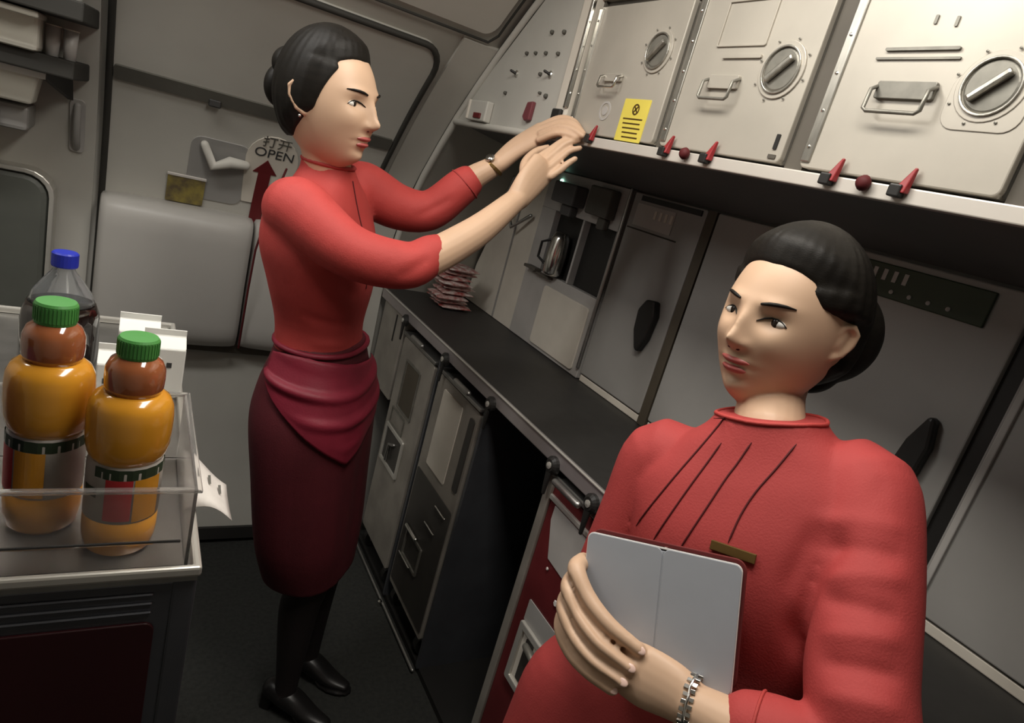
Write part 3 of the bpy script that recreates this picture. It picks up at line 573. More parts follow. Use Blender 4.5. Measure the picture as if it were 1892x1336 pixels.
def bottle(x, y, z, h, lab, rot=0, rs_=1):
    t = thing('juice_bottle', lab, 'bottle', (x, y, z), 'orange juice bottles on the drinks trolley'); k = h/.262
    P = lambda L: [(r*rs_, q*k) for r, q in L]
    bld('bottle_base', MB().lathe((x, y, z), P([(0, 0), (.030, 0), (.034, .006), (.036, .02), (.036, .050)]), 32), M['juice'], t, smooth=True)
    bld('bottle_shoulder', MB().lathe((x, y, z), P([(.034, .118), (.0375, .126), (.0398, .138), (.0405, .154), (.0405, .170), (.0392, .183), (.0355, .192), (.029, .1975), (.026, .199)]), 32), M['juice'], t, smooth=True)
    bld('bottle_neck', MB().lathe((x, y, z), P([(.026, .199), (.0275, .205), (.028, .215), (.0275, .226), (.024, .235), (.018, .240), (.016, .242), (0, .242)]), 32), M['juiceneck'], t, smooth=True)
    lb = bld('label', MB().lathe((x, y, z), P([(.0362, .048), (.0362, .112), (.0345, .120)]), 32), M['labelw'], t, smooth=True)
    def arc_(a, b, z0, z1, mt, nm, r=.0366*rs_):
        n = 10; rs = [[(x+r*math.cos(a+(b-a)*i/n), y+r*math.sin(a+(b-a)*i/n), z+k*q) for q in (z0, z1)] for i in range(n+1)]
        vs = [p for r_ in rs for p in r_]; bld(nm, MB().add(vs, [(2*i, 2*i+1, 2*i+3, 2*i+2) for i in range(n)]), mt, lb, fix=False)
    arc_(rot-2.4, rot+1.0, .104, .117, M['labelg'], 'label_band')
    arc_(rot-2.05, rot-1.35, .052, .104, M['labelr'], 'label_patch'); arc_(rot-1.3, rot-.5, .050, .104, M['juice'], 'label_patch')
    arc_(rot-2.8, rot-2.3, .078, .09, M['labelg'], 'label_print')
    arc_(rot+2.2, rot+2.9, .050, .104, M['labelr'], 'label_patch')
    mb = MB().lathe((x, y, z), P([(0, .240), (.0185, .240), (.019, .243), (.019, .260), (.0175, .2625), (0, .263)]), 40)
    for j in range(36): a = 2*PI*j/36; mb.obox((x+.0191*rs_*math.cos(a), y+.0191*rs_*math.sin(a), z+.251*k), (math.cos(a), math.sin(a), 0), (-math.sin(a), math.cos(a), 0), (0, 0, 1), .0004, .0006, .007)
    bld('cap', mb, M['greencap'], t)
bottle(.017, .678, 1.0045, .228, 'orange juice bottle with green cap nearest the right rim of the drinks trolley', 0, .94)
bottle(-.053, .722, 1.0045, .240, 'orange juice bottle with green cap, left one of the two', -1.0, .94)
t = thing('dark_bottle', 'dark purple drink container at the left picture edge beside the juice bottle', 'bottle', (-.125, .70, 1.0045))
bld('bottle_body', MB().lathe((-.128, .69, 1.0045), [(.03, 0), (.035, .01), (.035, .11), (.031, .14), (.02, .17), (.014, .18), (.014, .19), (0, .19)], 24), mat('purple_plastic', (.03, .012, .07), .3, noise=.2), t, smooth=True)
bld('cap', MB().lathe((-.128, .69, 1.1945), [(.016, 0), (.016, .016), (0, .017)], 20), M['black'], t)
# cola bottle behind
cx, cy, cz = -.076, 1.12, .993
t = thing('cola_bottle', 'large cola bottle with blue cap behind the juice bottles', 'bottle', (cx, cy, cz))
bld('bottle_body', MB().lathe((cx, cy, cz), [(0, 0), (.044, 0), (.050, .01), (.050, .09), (.048, .105), (.043, .118), (0, .118)], 32), M['cola'], t, smooth=True)
bld('bottle_top', MB().lathe((cx, cy, cz), [(.0425, .118), (.037, .133), (.026, .150), (.016, .164), (.013, .170), (.013, .178), (.011, .178), (.011, .17), (.024, .149), (.035, .133), (.041, .119)], 32), M['clear'], t, smooth=True)
bld('cap', MB().lathe((cx, cy, cz+.172), [(.0165, 0), (.017, .002), (.017, .019), (.015, .021), (0, .021)], 24), M['bluecap'], t)
for i, (x, y, zt, lab) in enumerate(((.005, 1.065, 1.058, 'white drink carton behind the juice bottles, left of the taller cartons'), (.028, 1.155, 1.080, 'white drink carton farthest back behind the juice bottles'), (.062, 1.085, 1.082, 'white drink carton at the right rim behind the juice bottle'))):
    t = thing('drink_carton', lab, 'carton', (x, y, 1.0), 'white drink cartons on the trolley'); h = .029
    bld('carton_body', MB().box(x-h, x+h, y-h, y+h, 1.0005, zt), M['carton'], t, bevel=.002)
    bld('carton_fold', MB().prism([(x-h, y-h+.001, zt), (x-h, y+h-.001, zt), (x-h, y, zt+.014)], (2*h, 0, 0)), M['carton'], t, bevel=.001)
    bld('carton_seal', MB().box(x-h, x+h, y-.0015, y+.0015, zt+.012, zt+.022), M['carton'], t)
    mb = MB()
    for q in range(3): mb.box(x-.02+.012*q, x-.013+.012*q, y-h-.001, y-h, zt-.03-.006*(q % 2), zt-.022)
    bld('carton_print', mb, M['ink'], t)
t = thing('paper_napkin', 'crumpled white paper slip with faint print on the rim of the drinks trolley', 'paper', (.10, .80, 1.0))
mb = MB(); n1, n2 = 9, 7; vs = []
for i in range(n1):
    for j in range(n2):
        u_ = i/(n1-1); v_ = j/(n2-1)
        vs.append((.082+.050*u_, .72+.075*v_-.012*u_, 1.012+.010*math.sin(3*u_+2*v_)+.030*v_*(1-.5*u_)-.010*u_*u_))
bld('slip', mb.add(vs, [(i*n2+j, i*n2+j+1, (i+1)*n2+j+1, (i+1)*n2+j) for i in range(n1-1) for j in range(n2-1)]), M['paper'], t, smooth=True, fix=False).modifiers.new('s', 'SOLIDIFY').thickness = .0006
mb = MB()
for q in range(3): mb.add([V(vs[(2+2*q)*n2+3])+V(d_) for d_ in ((0, 0, .001), (.003, 0, .001), (.003, .014, .005), (0, .014, .005))], [(0, 1, 2, 3)])
bld('slip_print', mb, M['greyseam'], t, fix=False)
for o in COL.objects:      # everything standing on the trolley deck sits 26 mm higher with it
    if o.parent is None and o.name.split('.')[0] in ('storage_tray', 'juice_bottle', 'dark_bottle', 'cola_bottle', 'drink_carton', 'paper_napkin'): o.location.z += .026 if 'cola' not in o.name else .034
#PEOPLE
# ---------------------------------------------------------------- people
def basis(f, u):
    f = V(f).normalized(); u = V(u); u = (u-f*u.dot(f)).normalized(); return f.cross(u), f, u     # right side, forward, up
def g2(a, b, a0, b0, sa, sb): return math.exp(-((a-a0)/sa)**2-((b-b0)/sb)**2)
def sstep(a, b, t): t = max(0, min(1, (t-a)/(b-a))); return t*t*(3-2*t)
def head_pt(th, ph):        # ph: -pi/2..pi/2 latitude, th: longitude, front = +y
    cx, cy, sz = math.cos(ph)*math.sin(th), math.cos(ph)*math.cos(th), math.sin(ph)
    x = .074*cx; y = .093*cy; z = .115*sz
    if sz < 0:
        t = -sz; x *= 1-.20*t**1.5; y = y+.020*t*t*(1 if cy > -.2 else .6)
        if cy < 0: y *= 1-.15*t
    else: x *= 1+.06*sz; y -= .006*sz
    if cy > 0:
        k = min(1, cy*3); d = 0
        d += .021*g2(x, z, 0, -.024, .0085, .012)+.011*g2(x, z, 0, -.004, .0075, .018)
        for s in (-1, 1):
            d += .007*g2(x, z, s*.011, -.028, .006, .006)-.010*g2(x, z, s*.030, .006, .015, .0105)
            d += .004*g2(x, z, s*.028, .026, .020, .007)+.005*g2(x, z, s*.040, -.022, .018, .018)
            d -= .002*g2(x, z, s*.021, -.056, .006, .010)
        d += .0065*g2(x, z, 0, -.0505, .019, .0048)+.007*g2(x, z, 0, -.0615, .016, .0050)-.003*g2(x, z, 0, -.056, .022, .0015)
        d += .010*g2(x, z, 0, -.088, .018, .014)-.003*g2(x, z, 0, -.073, .016, .005)
        y += d*k
    return x, y, z
class Head:
    def __init__(s, c, f, u, k): s.c = V(c); s.X, s.Y, s.Z = basis(f, u); s.k = k
    def w(s, p): return s.c+(s.X*p[0]+s.Y*p[1]+s.Z*p[2])*s.k
    def front(s, x, z):       # surface y at local x,z on the face
        best = None
        ph = math.asin(max(-1, min(1, z/.115)))
        lo, hi = -PI/2, PI/2
        for _ in range(30):
            mid = (lo+hi)/2
            if head_pt(mid, ph)[0] < x: lo = mid
            else: hi = mid
        return head_pt((lo+hi)/2, ph)[1]
    def mesh(s, mb, nt=110, npz=84):
        mb.rings([[s.w(head_pt(2*PI*q/nt, -PI/2+PI*(i+.5)/npz)) for q in range(nt)] for i in range(npz)])
    def ears(s, mb, e=1.0):
        for sd in (-1, 1):
            pts = [s.w((sd*(.072+(x-.072)*e), -.004+(y+.004)*e, z*e)) for x, y, z in ((.072, .004, -.028), (.078, -.006, -.022), (.084, -.018, -.004), (.086, -.020, .012), (.082, -.010, .024), (.076, .004, .022), (.074, .008, .010))]
            mb.tube(pts, [.0045*s.k, .005*s.k, .0045*s.k, .0045*s.k, .0045*s.k, .004*s.k, .003*s.k], 10)
            mb.ell(s.w((sd*.075, -.004, 0)), .005*s.k*e, .012*s.k*e, .023*s.k*e, s.X, s.Y, s.Z, 14)
    def hair(s, cut, off=.011):
        nt, npz = 120, 90; rs = []
        for i in range(npz):
            ph = -PI/2+PI*(i+.5)/npz; ring = []
            for q in range(nt):
                th = 2*PI*q/nt; x, y, z = head_pt(th, ph)
                yc = cut(abs(x), z); t = sstep(-.007, .007, yc-y); 
                o = -.012+t*(.0135+(off-.0015)*sstep(-.002, .045, yc-y)+.0011*math.sin(th*30+z*60)*sstep(0, .03, yc-y))
                n = V((x/.074**2, (y)/.093**2, z/.115**2)).normalized(); p = V((x, y, z))+n*o
                ring.append(s.w(p))
            rs.append(ring)
        return MB().rings(rs)
    def face_parts(s, par, look=0):
        k = s.k
        for sd in (-1, 1):
            x0, z0 = sd*.030, .005; ys = s.front(x0, z0)
            ey = bld('eye', MB().ell(s.w((x0, ys-.0045, z0)), .0135*k, .0075*k, .0065*k, s.X, s.Y, s.Z, 16), M['white'], par, smooth=True)
            bld('iris', MB().ell(s.w((x0+look*.003, ys+.0010, z0+.0005)), .0052*k, .0025*k, .0055*k, s.X, s.Y, s.Z, 12), M['iris'], ey, smooth=True)
            P = [s.w((x0+a*.015, s.front(x0+a*.015, z0)+.0015, z0+.0068*(1-a*a)-.001)) for a in (-1, -.6, -.2, .2, .6, 1)]
            bld('eyelash', MB().tube(P, [.0006*k, .0012*k, .0014*k, .0014*k, .0012*k, .0006*k], 6), M['hair'], par, smooth=True)
            P = [s.w((x0+sd*a, s.front(x0+sd*a, .026)+.0006, .024+.004*math.sin((a+.016)/.034*PI*.7))) for a in (-.014, -.006, .002, .010, .018)]
            bld('eyebrow', MB().tube(P, [.0016*k, .0024*k, .0024*k, .002*k, .0008*k], 8), M['hair'], par, smooth=True)
            bld('nostril', MB().ell(s.w((sd*.006, s.front(sd*.006, -.036)-.0003, -.0355)), .003*k, .002*k, .0016*k, s.X, s.Y, s.Z, 8), M['dkred'], par)
        for z0, h, wd in ((-.0503, .0042, .021), (-.0615, .0050, .018)):
            vs = []; n1, n2 = 16, 6
            for i in range(n1+1):
                a = -1+2*i/n1; hh = h*(1-a*a)**.6+.0002
                if z0 > -.055: hh *= 1-.15*math.exp(-(a/.15)**2)
                for j in range(n2+1):
                    b = -1+2*j/n2; x = a*wd; z = z0+b*hh; vs.append(s.w((x, s.front(x, z)+.0012*(1-b*b)+.0007, z)))
            o = bld('lip', MB().add(vs, [(i*(n2+1)+j, i*(n2+1)+j+1, (i+1)*(n2+1)+j+1, (i+1)*(n2+1)+j) for i in range(n1) for j in range(n2)]), M['lips'], par, smooth=True, fix=False)
def crs(pts, k=5):          # Catmull-Rom through vectors of any length
    P = [np.array(p, float) for p in pts]; P = [2*P[0]-P[1]]+P+[2*P[-1]-P[-2]]; out = []
    for i in range(1, len(P)-2):
        for j in range(k):
            t = j/k; a, b, c, d = P[i-1:i+3]
            out.append(.5*(2*b+(c-a)*t+(2*a-5*b+4*c-d)*t*t+(3*b-a-3*c+d)*t**3))
    out.append(P[-2]); return out
def limb(mb, pts, rad, n=18, k=6, flat=None, fn=None):
    q = crs([(*p, r) for p, r in zip(pts, rad)], k); fl = None
    if flat: fl = [float(v[0]) for v in crs([(f,) for f in flat], k)]
    mb.tube([V(v[:3]) for v in q], [max(.001, float(v[3])) for v in q], n, flat=fl, fn=fn)
def loft(mb, rings, n=40, k=5, pw=.85):      # rings: (centre, side vec, front vec, half width, half depth front, half depth back)
    q = crs([(*c, *V(s_).normalized(), *V(f_).normalized(), a, b, b2) for c, s_, f_, a, b, b2 in rings], k); rs = []
    for v in q:
        c = V(v[0:3]); S_ = V(v[3:6]).normalized(); F_ = V(v[6:9]).normalized(); ring = []
        for i in range(n):
            t = 2*PI*i/n; ct, st = math.cos(t), math.sin(t)
            cx = math.copysign(abs(ct)**pw, ct); cy = math.copysign(abs(st)**pw, st)
            ring.append(c+S_*cx*float(v[9])+F_*cy*float(v[10] if st > 0 else v[11]))
        rs.append(ring)
    mb.rings(rs)
def organic(name, mb, vox, mt, par, it=4, disp=None):
    me = bpy.data.meshes.new('t'); me.from_pydata([tuple(v) for v in mb.v], [], mb.f)
    bm = bmesh.new(); bm.from_mesh(me)
    bmesh.ops.triangulate(bm, faces=[f for f in bm.faces if len(f.verts) > 4]); bm.to_mesh(me); bm.free()
    o = bpy.data.objects.new('t', me); COL.objects.link(o)
    r = o.modifiers.new('r', 'REMESH'); r.mode = 'VOXEL'; r.voxel_size = vox
    s = o.modifiers.new('s', 'SMOOTH'); s.factor = .5; s.iterations = it
    dg = bpy.context.evaluated_depsgraph_get(); me2 = bpy.data.meshes.new_from_object(o.evaluated_get(dg)); bpy.data.objects.remove(o)
    me2.name = name; co = np.empty(len(me2.vertices)*3); me2.vertices.foreach_get('co', co); co = co.reshape(-1, 3)
    no = np.empty_like(co).ravel(); me2.vertices.foreach_get('normal', no); no = no.reshape(-1, 3)
    if disp is not None: co = co+no*disp(co)[:, None]
    bv = BVHTree.FromPolygons([tuple(c) for c in co], [tuple(p.vertices) for p in me2.polygons])
    co = co-np.array(origin(par))
    me2.vertices.foreach_set('co', co.ravel()); me2.update()
    ob = link(name, me2, mt, par, smooth=True); return ob, bv
def creases(items):      # (p0, p1, width, depth): a smooth valley (depth<0) or fold (depth>0) along a segment
    def f(co):
        d = np.zeros(len(co))
        for p0, p1, wd, dp in items:
            a = np.array(p0); b = np.array(p1); ab = b-a; t = np.clip(((co-a)@ab)/(ab@ab), 0, 1)
            r = np.linalg.norm(co-(a+t[:, None]*ab), axis=1); d += dp*np.exp(-(r/wd)**2)*(np.sin(PI*np.clip(t*.96+.02, 0, 1))**.5)
        return d
    return f
def on_surf(bv, pts, off=.0):
    out = []
    for p in pts:
        q, n, i, d = bv.find_nearest(V(p)); out.append(q+n*off)
    return out
def dense(pts, k=6): return [V(v) for v in crs(pts, k)]
FINGR = (.0088, .0084, .0076, .0064)
def nail(par, tip, d, n, k=1):
    X = V(d).cross(V(n)).normalized(); bld('fingernail', MB().ell(V(tip)+V(n)*.0052*k, .0046*k, .0062*k, .0016*k, X, V(d).normalized(), V(n).normalized(), 10), M['nail'], par, smooth=True)

# ---- attendant at the back, reaching for the upper edge
A = thing('person', 'flight attendant in red top and maroon skirt with both arms raised to the galley edge', 'person', (.49, 1.40, 0))
S3 = lambda *a: V(a)
Rj, Lj = V((.255, 1.325, 1.322)), V((.435, 1.515, 1.372))
sA = (Lj-Rj).normalized(); uA = V((-.12, -.02, 1)).normalized(); fA = sA.cross(uA).normalized()   # front of the chest
sA2 = V((.62, .78, .05)).normalized(); fA2 = V((.78, -.62, 0)).normalized()
hdA = Head((.308, 1.385, 1.528), (.66, -.74, .02), (-.10, .02, 1), 1.06)
body = MB(); hdA.mesh(body); hdA.ears(body)
limb(body, [(.345, 1.405, 1.33), (.335, 1.400, 1.39), (.315, 1.395, 1.46)], [.056, .047, .050], 24)
loft(body, [((.455, 1.40, .55), sA2, fA2, .10, .07, .07), ((.415, 1.405, .80), sA2, fA2, .125, .085, .09), ((.40, 1.405, .90), sA2, fA2, .12, .08, .09), ((.385, 1.41, 1.03), sA2, fA2, .095, .07, .07), ((.345, 1.405, 1.22), sA2, fA2, .12, .08, .08), ((.345, 1.415, 1.32), sA2, fA2, .11, .06, .065)])
# legs
for hx, hy, kx, ky, ax_, ay_ in ((.445, 1.365, .455, 1.350, .455, 1.36), (.475, 1.43, .525, 1.45, .535, 1.47)):
    limb(body, [(hx, hy, .62), (kx, ky, .44), (kx-.01, ky+.01, .33), (ax_, ay_, .10), (ax_, ay_, .06)], [.052, .046, .045, .026, .030], 16)
# arms
RW = V((.712, 1.282, 1.440)); LW = V((.735, 1.455, 1.500))
limb(body, [Rj, (.36, 1.235, 1.275), (.465, 1.205, 1.268), (.60, 1.238, 1.345), RW], [.040, .040, .039, .034, .024], 18)
limb(body, [Lj, (.53, 1.50, 1.345), (.60, 1.48, 1.355), (.67, 1.465, 1.44), LW], [.038, .036, .034, .031, .022], 18)
# right hand: palm towards the edge, back of the hand to the aisle
limb(body, [RW, (.735, 1.290, 1.478), (.765, 1.303, 1.517)], [.028, .036, .038], 16, flat=[.75, .45, .38], fn=(.2, -1, .25))
for pts in ([(.752, 1.318, 1.530), (.785, 1.325, 1.558), (.808, 1.322, 1.583), (.830, 1.314, 1.598)],
            [(.765, 1.308, 1.527), (.792, 1.312, 1.556), (.812, 1.310, 1.580), (.834, 1.300, 1.594)],
            [(.775, 1.298, 1.518), (.800, 1.300, 1.545), (.818, 1.300, 1.566), (.836, 1.290, 1.578)],
            [(.782, 1.288, 1.504), (.800, 1.284, 1.524), (.812, 1.281, 1.540), (.823, 1.276, 1.553)]):
    limb(body, pts, FINGR, 12, 4)
limb(body, [(.735, 1.315, 1.482), (.745, 1.350, 1.515), (.770, 1.362, 1.545), (.795, 1.358, 1.562)], (.012, .011, .0095, .0075), 12, 4)
# left hand: arched over, fingers down onto the edge
limb(body, [LW, (.765, 1.445, 1.545), (.800, 1.410, 1.592)], [.026, .034, .036], 16, flat=[.75, .5, .42], fn=(-.75, -.25, .6))
for i, pts in enumerate(([(.800, 1.425, 1.605), (.822, 1.385, 1.632), (.836, 1.345, 1.632), (.843, 1.310, 1.614)],
            [(.795, 1.410, 1.598), (.815, 1.368, 1.622), (.828, 1.330, 1.625), (.838, 1.295, 1.610)],
            [(.790, 1.395, 1.588), (.806, 1.355, 1.610), (.820, 1.320, 1.613), (.833, 1.288, 1.604)],
            [(.785, 1.385, 1.574), (.798, 1.350, 1.594), (.812, 1.325, 1.600), (.826, 1.300, 1.597)])):
    limb(body, pts, FINGR, 12, 4)
limb(body, [(.775, 1.455, 1.548), (.800, 1.458, 1.575), (.822, 1.435, 1.590), (.835, 1.410, 1.592)], (.012, .011, .0095, .0075), 12, 4)
bodyA, _ = organic('body', body, .0030, M['skin'], A, 3)
hdA.face_parts(bodyA, .3)
def cutA(x, z):       # hair in front of this y is cut away
    if z > .06: return .055+(z-.06)*.9 - x*.25
    if z > -.02: return .028+(z+.02)*.34 - max(0, x-.05)*.1
    return .022+(z+.02)*1.0 if z > -.075 else -.2
hr, _ = organic('hair', hdA.hair(cutA, .013), .004, M['hair'], A, 2)
bn = MB().ell(hdA.w((.0, -.106, .005)), .042, .026, .042, hdA.X, hdA.Y, hdA.Z, 20).ell(hdA.w((.0, -.092, .045)), .040, .030, .034, hdA.X, hdA.Y, hdA.Z, 18)
bb = bld('hair_bun', bn, M['hair'], hr, smooth=True)
bld('hair_clip', MB().ell(hdA.w((.03, -.070, .083)), .006, .004, .004, hdA.X, hdA.Y, hdA.Z, 10), M['silver'], hr, smooth=True)
bld('earring', MB().ell(hdA.w((.079, .002, -.034)), .003, .003, .003, n=8), M['silver'], bodyA, smooth=True)
# jacket
jk = MB()
loft(jk, [((.388, 1.41, 1.015), sA2, fA2, .118, .085, .085), ((.378, 1.41, 1.08), sA2, fA2, .113, .085, .085), ((.360, 1.405, 1.17), sA2, fA2, .135, .105, .092), ((.345, 1.405, 1.245), sA2, fA2, .152, .110, .098), ((.342, 1.412, 1.315), sA2, fA2, .150, .085, .088), ((.345, 1.412, 1.357), sA2, fA2, .105, .066, .07), ((.340, 1.408, 1.392), sA2, fA2, .060, .055, .057), ((.334, 1.405, 1.412), sA2, fA2, .053, .050, .052)])
limb(jk, [Rj+V((.02, .03, -.02)), Rj+V((.02, -.01, -.005)), (.36, 1.235, 1.272), (.465, 1.207, 1.268), (.517, 1.217, 1.297), (.530, 1.221, 1.304)], [.058, .062, .052, .047, .039, .036], 22)
limb(jk, [Lj+V((-.02, -.02, -.02)), Lj+V((.01, 0, -.005)), (.53, 1.50, 1.345), (.60, 1.48, 1.355), (.655, 1.468, 1.420), (.668, 1.466, 1.436)], [.055, .060, .053, .047, .043, .041], 22)
cr_ = creases([((.50, 1.17, 1.30), (.44, 1.16, 1.25), .012, -.004), ((.30, 1.25, 1.33), (.40, 1.19, 1.24), .015, .004), ((.30, 1.28, 1.24), (.42, 1.30, 1.16), .016, -.005),
               ((.27, 1.28, 1.12), (.47, 1.32, 1.09), .012, -.003), ((.28, 1.28, 1.06), (.48, 1.33, 1.05), .010, .003), ((.56, 1.44, 1.34), (.63, 1.43, 1.40), .010, -.004), ((.33, 1.27, 1.36), (.24, 1.28, 1.30), .010, -.004)])
jkA, bvA = organic('jacket', jk, .005, M['red'], A, 5, cr_)
P = on_surf(bvA, dense([(.402, 1.345, 1.40), (.43, 1.335, 1.33), (.445, 1.33, 1.26), (.45, 1.33, 1.18)], 5), .0005)
bld('front_seam', MB().tube(P, .0015, 6), M['dkred'], jkA, smooth=True)
P = [V((.334, 1.405, 1.412))+sA2*math.cos(a)*.054+fA2*math.sin(a)*.0515 for a in [i*PI/14 for i in range(29)]]
bld('collar', MB().tube(P, .0042, 8), M['redB'], jkA, smooth=True)
for dz in (0, -.011):
    P = on_surf(bvA, [(.425, 1.30, 1.318+dz), (.445, 1.315, 1.328+dz)], .0015)
    bld('wing_pin', MB().tube(P, .0016, 6), M['silver'], jkA, smooth=True)
for wr, ax_ in (((.530, 1.221, 1.304), (.6, .15, .55)), ((.668, 1.466, 1.436), (.55, -.1, .8))):
    wr = V(wr); ax_ = V(ax_).normalized(); a = ax_.orthogonal().normalized(); b = ax_.cross(a); r = .037 if wr.x < .6 else .0415
    P = [wr+(a*math.cos(t)+b*math.sin(t))*(r+.0005) - ax_*.003 for t in [i*PI/12 for i in range(25)]]
    bld('cuff_edge', MB().tube(P, .0018, 6), M['redB'], jkA, smooth=True)
# skirt
sk = MB()
loft(sk, [((.390, 1.41, 1.045), sA2, fA2, .118, .084, .084), ((.395, 1.41, 1.0), sA2, fA2, .128, .094, .095), ((.402, 1.407, .93), sA2, fA2, .155, .110, .118), ((.410, 1.405, .85), sA2, fA2, .172, .118, .130), ((.425, 1.403, .72), sA2, fA2, .172, .115, .120), ((.447, 1.402, .55), sA2, fA2, .165, .110, .110), ((.463, 1.402, .44), sA2, fA2, .140, .100, .098)])
skA, bvS = organic('skirt', sk, .006, M['skirt'], A, 5, creases([((.33, 1.26, .95), (.38, 1.24, .45), .03, -.006), ((.42, 1.27, .90), (.48, 1.26, .45), .025, .005), ((.52, 1.33, .9), (.55, 1.32, .45), .03, -.006)]))
sP, fP = V((.97, .24, 0)), V((.24, -.97, 0))
# crimson apron: a draped cloth over the front of the skirt, pointed below
vs = []; n1, n2 = 36, 26
for i in range(n1+1):
    a = -1+2*i/n1                       # across
    for j in range(n2+1):
        v_ = j/n2
        low = .175*(1-abs(a)**1.4)+.05; z = 1.034-v_*(low+.012)-.015*a*a
        ang = a*1.45+.0; c = V((.392+.04*v_, 1.408, z))
        q, n, _, _ = bvS.find_nearest(c+(-sP*math.sin(ang)+fP*math.cos(ang))*.17)
        fold = .011*max(0, math.sin(v_*low*105+5*(a-.25)**2+.5))**1.5*math.sin(PI*min(1, v_*1.1))
        vs.append(q+n*(.006+fold+.010*v_*(1-v_)))
o = bld('apron', MB().add(vs, [(i*(n2+1)+j, i*(n2+1)+j+1, (i+1)*(n2+1)+j+1, (i+1)*(n2+1)+j) for i in range(n1) for j in range(n2)]), M['apron'], A, smooth=True, fix=False)
sm = o.modifiers.new('s', 'SOLIDIFY'); sm.thickness = .002
P = on_surf(bvS, [V((.392, 1.41, 1.035))+(sA2*math.cos(a)*.125+fA2*math.sin(a)*.095) for a in [i*PI/16 for i in range(33)]], .003)
bld('waistband', MB().tube(P, .011, 10, flat=.45, fn=(0, 0, 1)) if False else MB().tube(P, .006, 10), M['apron'], skA, smooth=True)
# stockings, shoes
for i, (kx, ky, ax_, ay_) in enumerate(((.455, 1.345, .455, 1.36), (.53, 1.45, .535, 1.47))):
    mb = MB(); limb(mb, [(kx, ky, .50), (kx-.001, ky+.002, .42), (kx-.01, ky+.01, .33), (ax_, ay_, .10), (ax_, ay_, .055)], [.054, .0495, .0485, .0295, .033], 18)
    bld('stocking', mb, M['stocking'], A, smooth=True)
    sh = MB(); fd = V((.75, -.66, 0)).normalized(); c = V((ax_, ay_, 0))
    limb(sh, [c-fd*.035+V((0, 0, .062)), c+fd*.02+V((0, 0, .050)), c+fd*.08+V((0, 0, .026)), c+fd*.13+V((0, 0, .020))], [.030, .034, .030, .018], 18, flat=[.9, .85, .62, .55], fn=(0, 0, 1))
    sh.prism([c-fd*.055+V((-.015, -.012, 0)), c-fd*.055+V((.015, .012, 0)), c-fd*.025+V((.013, .012, 0)), c-fd*.025+V((-.015, -.012, 0))], (0, 0, .05))
    sh.ell(c+fd*.09+V((0, 0, .008)), .06, .034, .008, fd, V((0, 0, 1)).cross(fd), V((0, 0, 1)), 12)
    organic('shoe', sh, .0035, M['shoe'], A, 3)
# watch on the far wrist
wc = LW+V((-.012, .002, -.012)); wa = V((.3, -.1, .6)).normalized(); a = wa.orthogonal().normalized(); b = wa.cross(a)
ws = bld('wristwatch', MB().frame([wc+(a*math.cos(t)+b*math.sin(t))*.0275-wa*.004 for t in [i*PI/12 for i in range(24)]], [wc+(a*math.cos(t)+b*math.sin(t))*.0235-wa*.004 for t in [i*PI/12 for i in range(24)]], wa*.008), M['gold'], A, bevel=.001)
bld('watch_face', MB().lathe(wc+V((-.018, -.012, .018)), [(.011, 0), (.011, .004), (0, .005)], 20, (-.55, -.4, .6)), M['silver'], ws, smooth=True)

# ---- attendant in front, holding the tablet
B = thing('person', 'short haired flight attendant in red dress holding a grey tablet against her chest', 'person', (.69, .52, 0))
Lj, Rj = V((.762, .385, 1.252)), V((.662, .598, 1.178))
S0 = (Lj+Rj)/2; sB = (Lj-Rj).normalized(); uB = V((.05, -.02, 1)); uB = (uB-sB*uB.dot(sB)).normalized(); fB = (sB.cross(uB)).normalized()
if fB.x > 0: fB = -fB
T = lambda s_, u_, f_=0: S0+sB*s_+uB*u_+fB*f_
hdB = Head((.744, .554, 1.404), (-.975, -.10, -.04), (.05, .05, 1), 1.01)
body = MB(); hdB.mesh(body); hdB.ears(body, .8)
limb(body, [T(.01, .0), T(.012, .055), hdB.w((.006, -.030, -.095)), hdB.w((.006, -.038, -.03))], [.055, .046, .042, .045], 24)
loft(body, [((.69, .51, .55), sB, fB, .12, .08, .09), ((.69, .51, .80), sB, fB, .12, .08, .09), (T(0, -.25), sB, fB, .10, .07, .07), (T(0, -.10), sB, fB, .125, .08, .08), (T(0, -.01), sB, fB, .125, .06, .06), (T(.01, .04), sB, fB, .06, .045, .05)])
for hy in (.44, .58):
    limb(body, [(.69, hy, .62), (.69, hy, .44), (.695, hy, .33), (.69, hy, .10), (.69, hy, .06)], [.070, .05, .047, .027, .030], 16)
LE = V((.640, .215, 1.045)); LWr = V((.566, .352, 1.010)); RE = V((.635, .600, .965)); RWr = V((.560, .540, .990))
limb(body, [Lj, (Lj+LE)/2, LE, (LE+LWr)/2+V((-.01, -.005, 0)), LWr], [.040, .040, .036, .033, .0245], 18)
limb(body, [Rj, (Rj+RE)/2, RE, (RE+RWr)/2, RWr], [.040, .040, .036, .032, .024], 18)
# left hand from the wrist, back of the hand to the camera
limb(body, [LWr, (.552, .376, 1.012), (.538, .403, 1.008), (.530, .425, 1.004)], [.0255, .031, .034, .032], 18, flat=[.75, .55, .45, .42], fn=(-.8, -.5, .3))
for pts in ([(.532, .420, 1.022), (.527, .440, 1.026), (.524, .455, 1.024), (.522, .466, 1.022)], [(.528, .425, 1.010), (.522, .445, 1.010), (.519, .460, 1.008), (.519, .470, 1.006)],
            [(.527, .425, .998), (.521, .445, .996), (.519, .458, .994), (.520, .468, .993)], [(.527, .42, .986), (.522, .438, .982), (.520, .450, .980), (.521, .460, .980)]):
    limb(body, pts, FINGR, 12, 4)
limb(body, [(.566, .390, 1.005), (.580, .412, 1.008), (.588, .432, 1.014), (.590, .448, 1.020)], (.012, .011, .0095, .007), 12, 4)
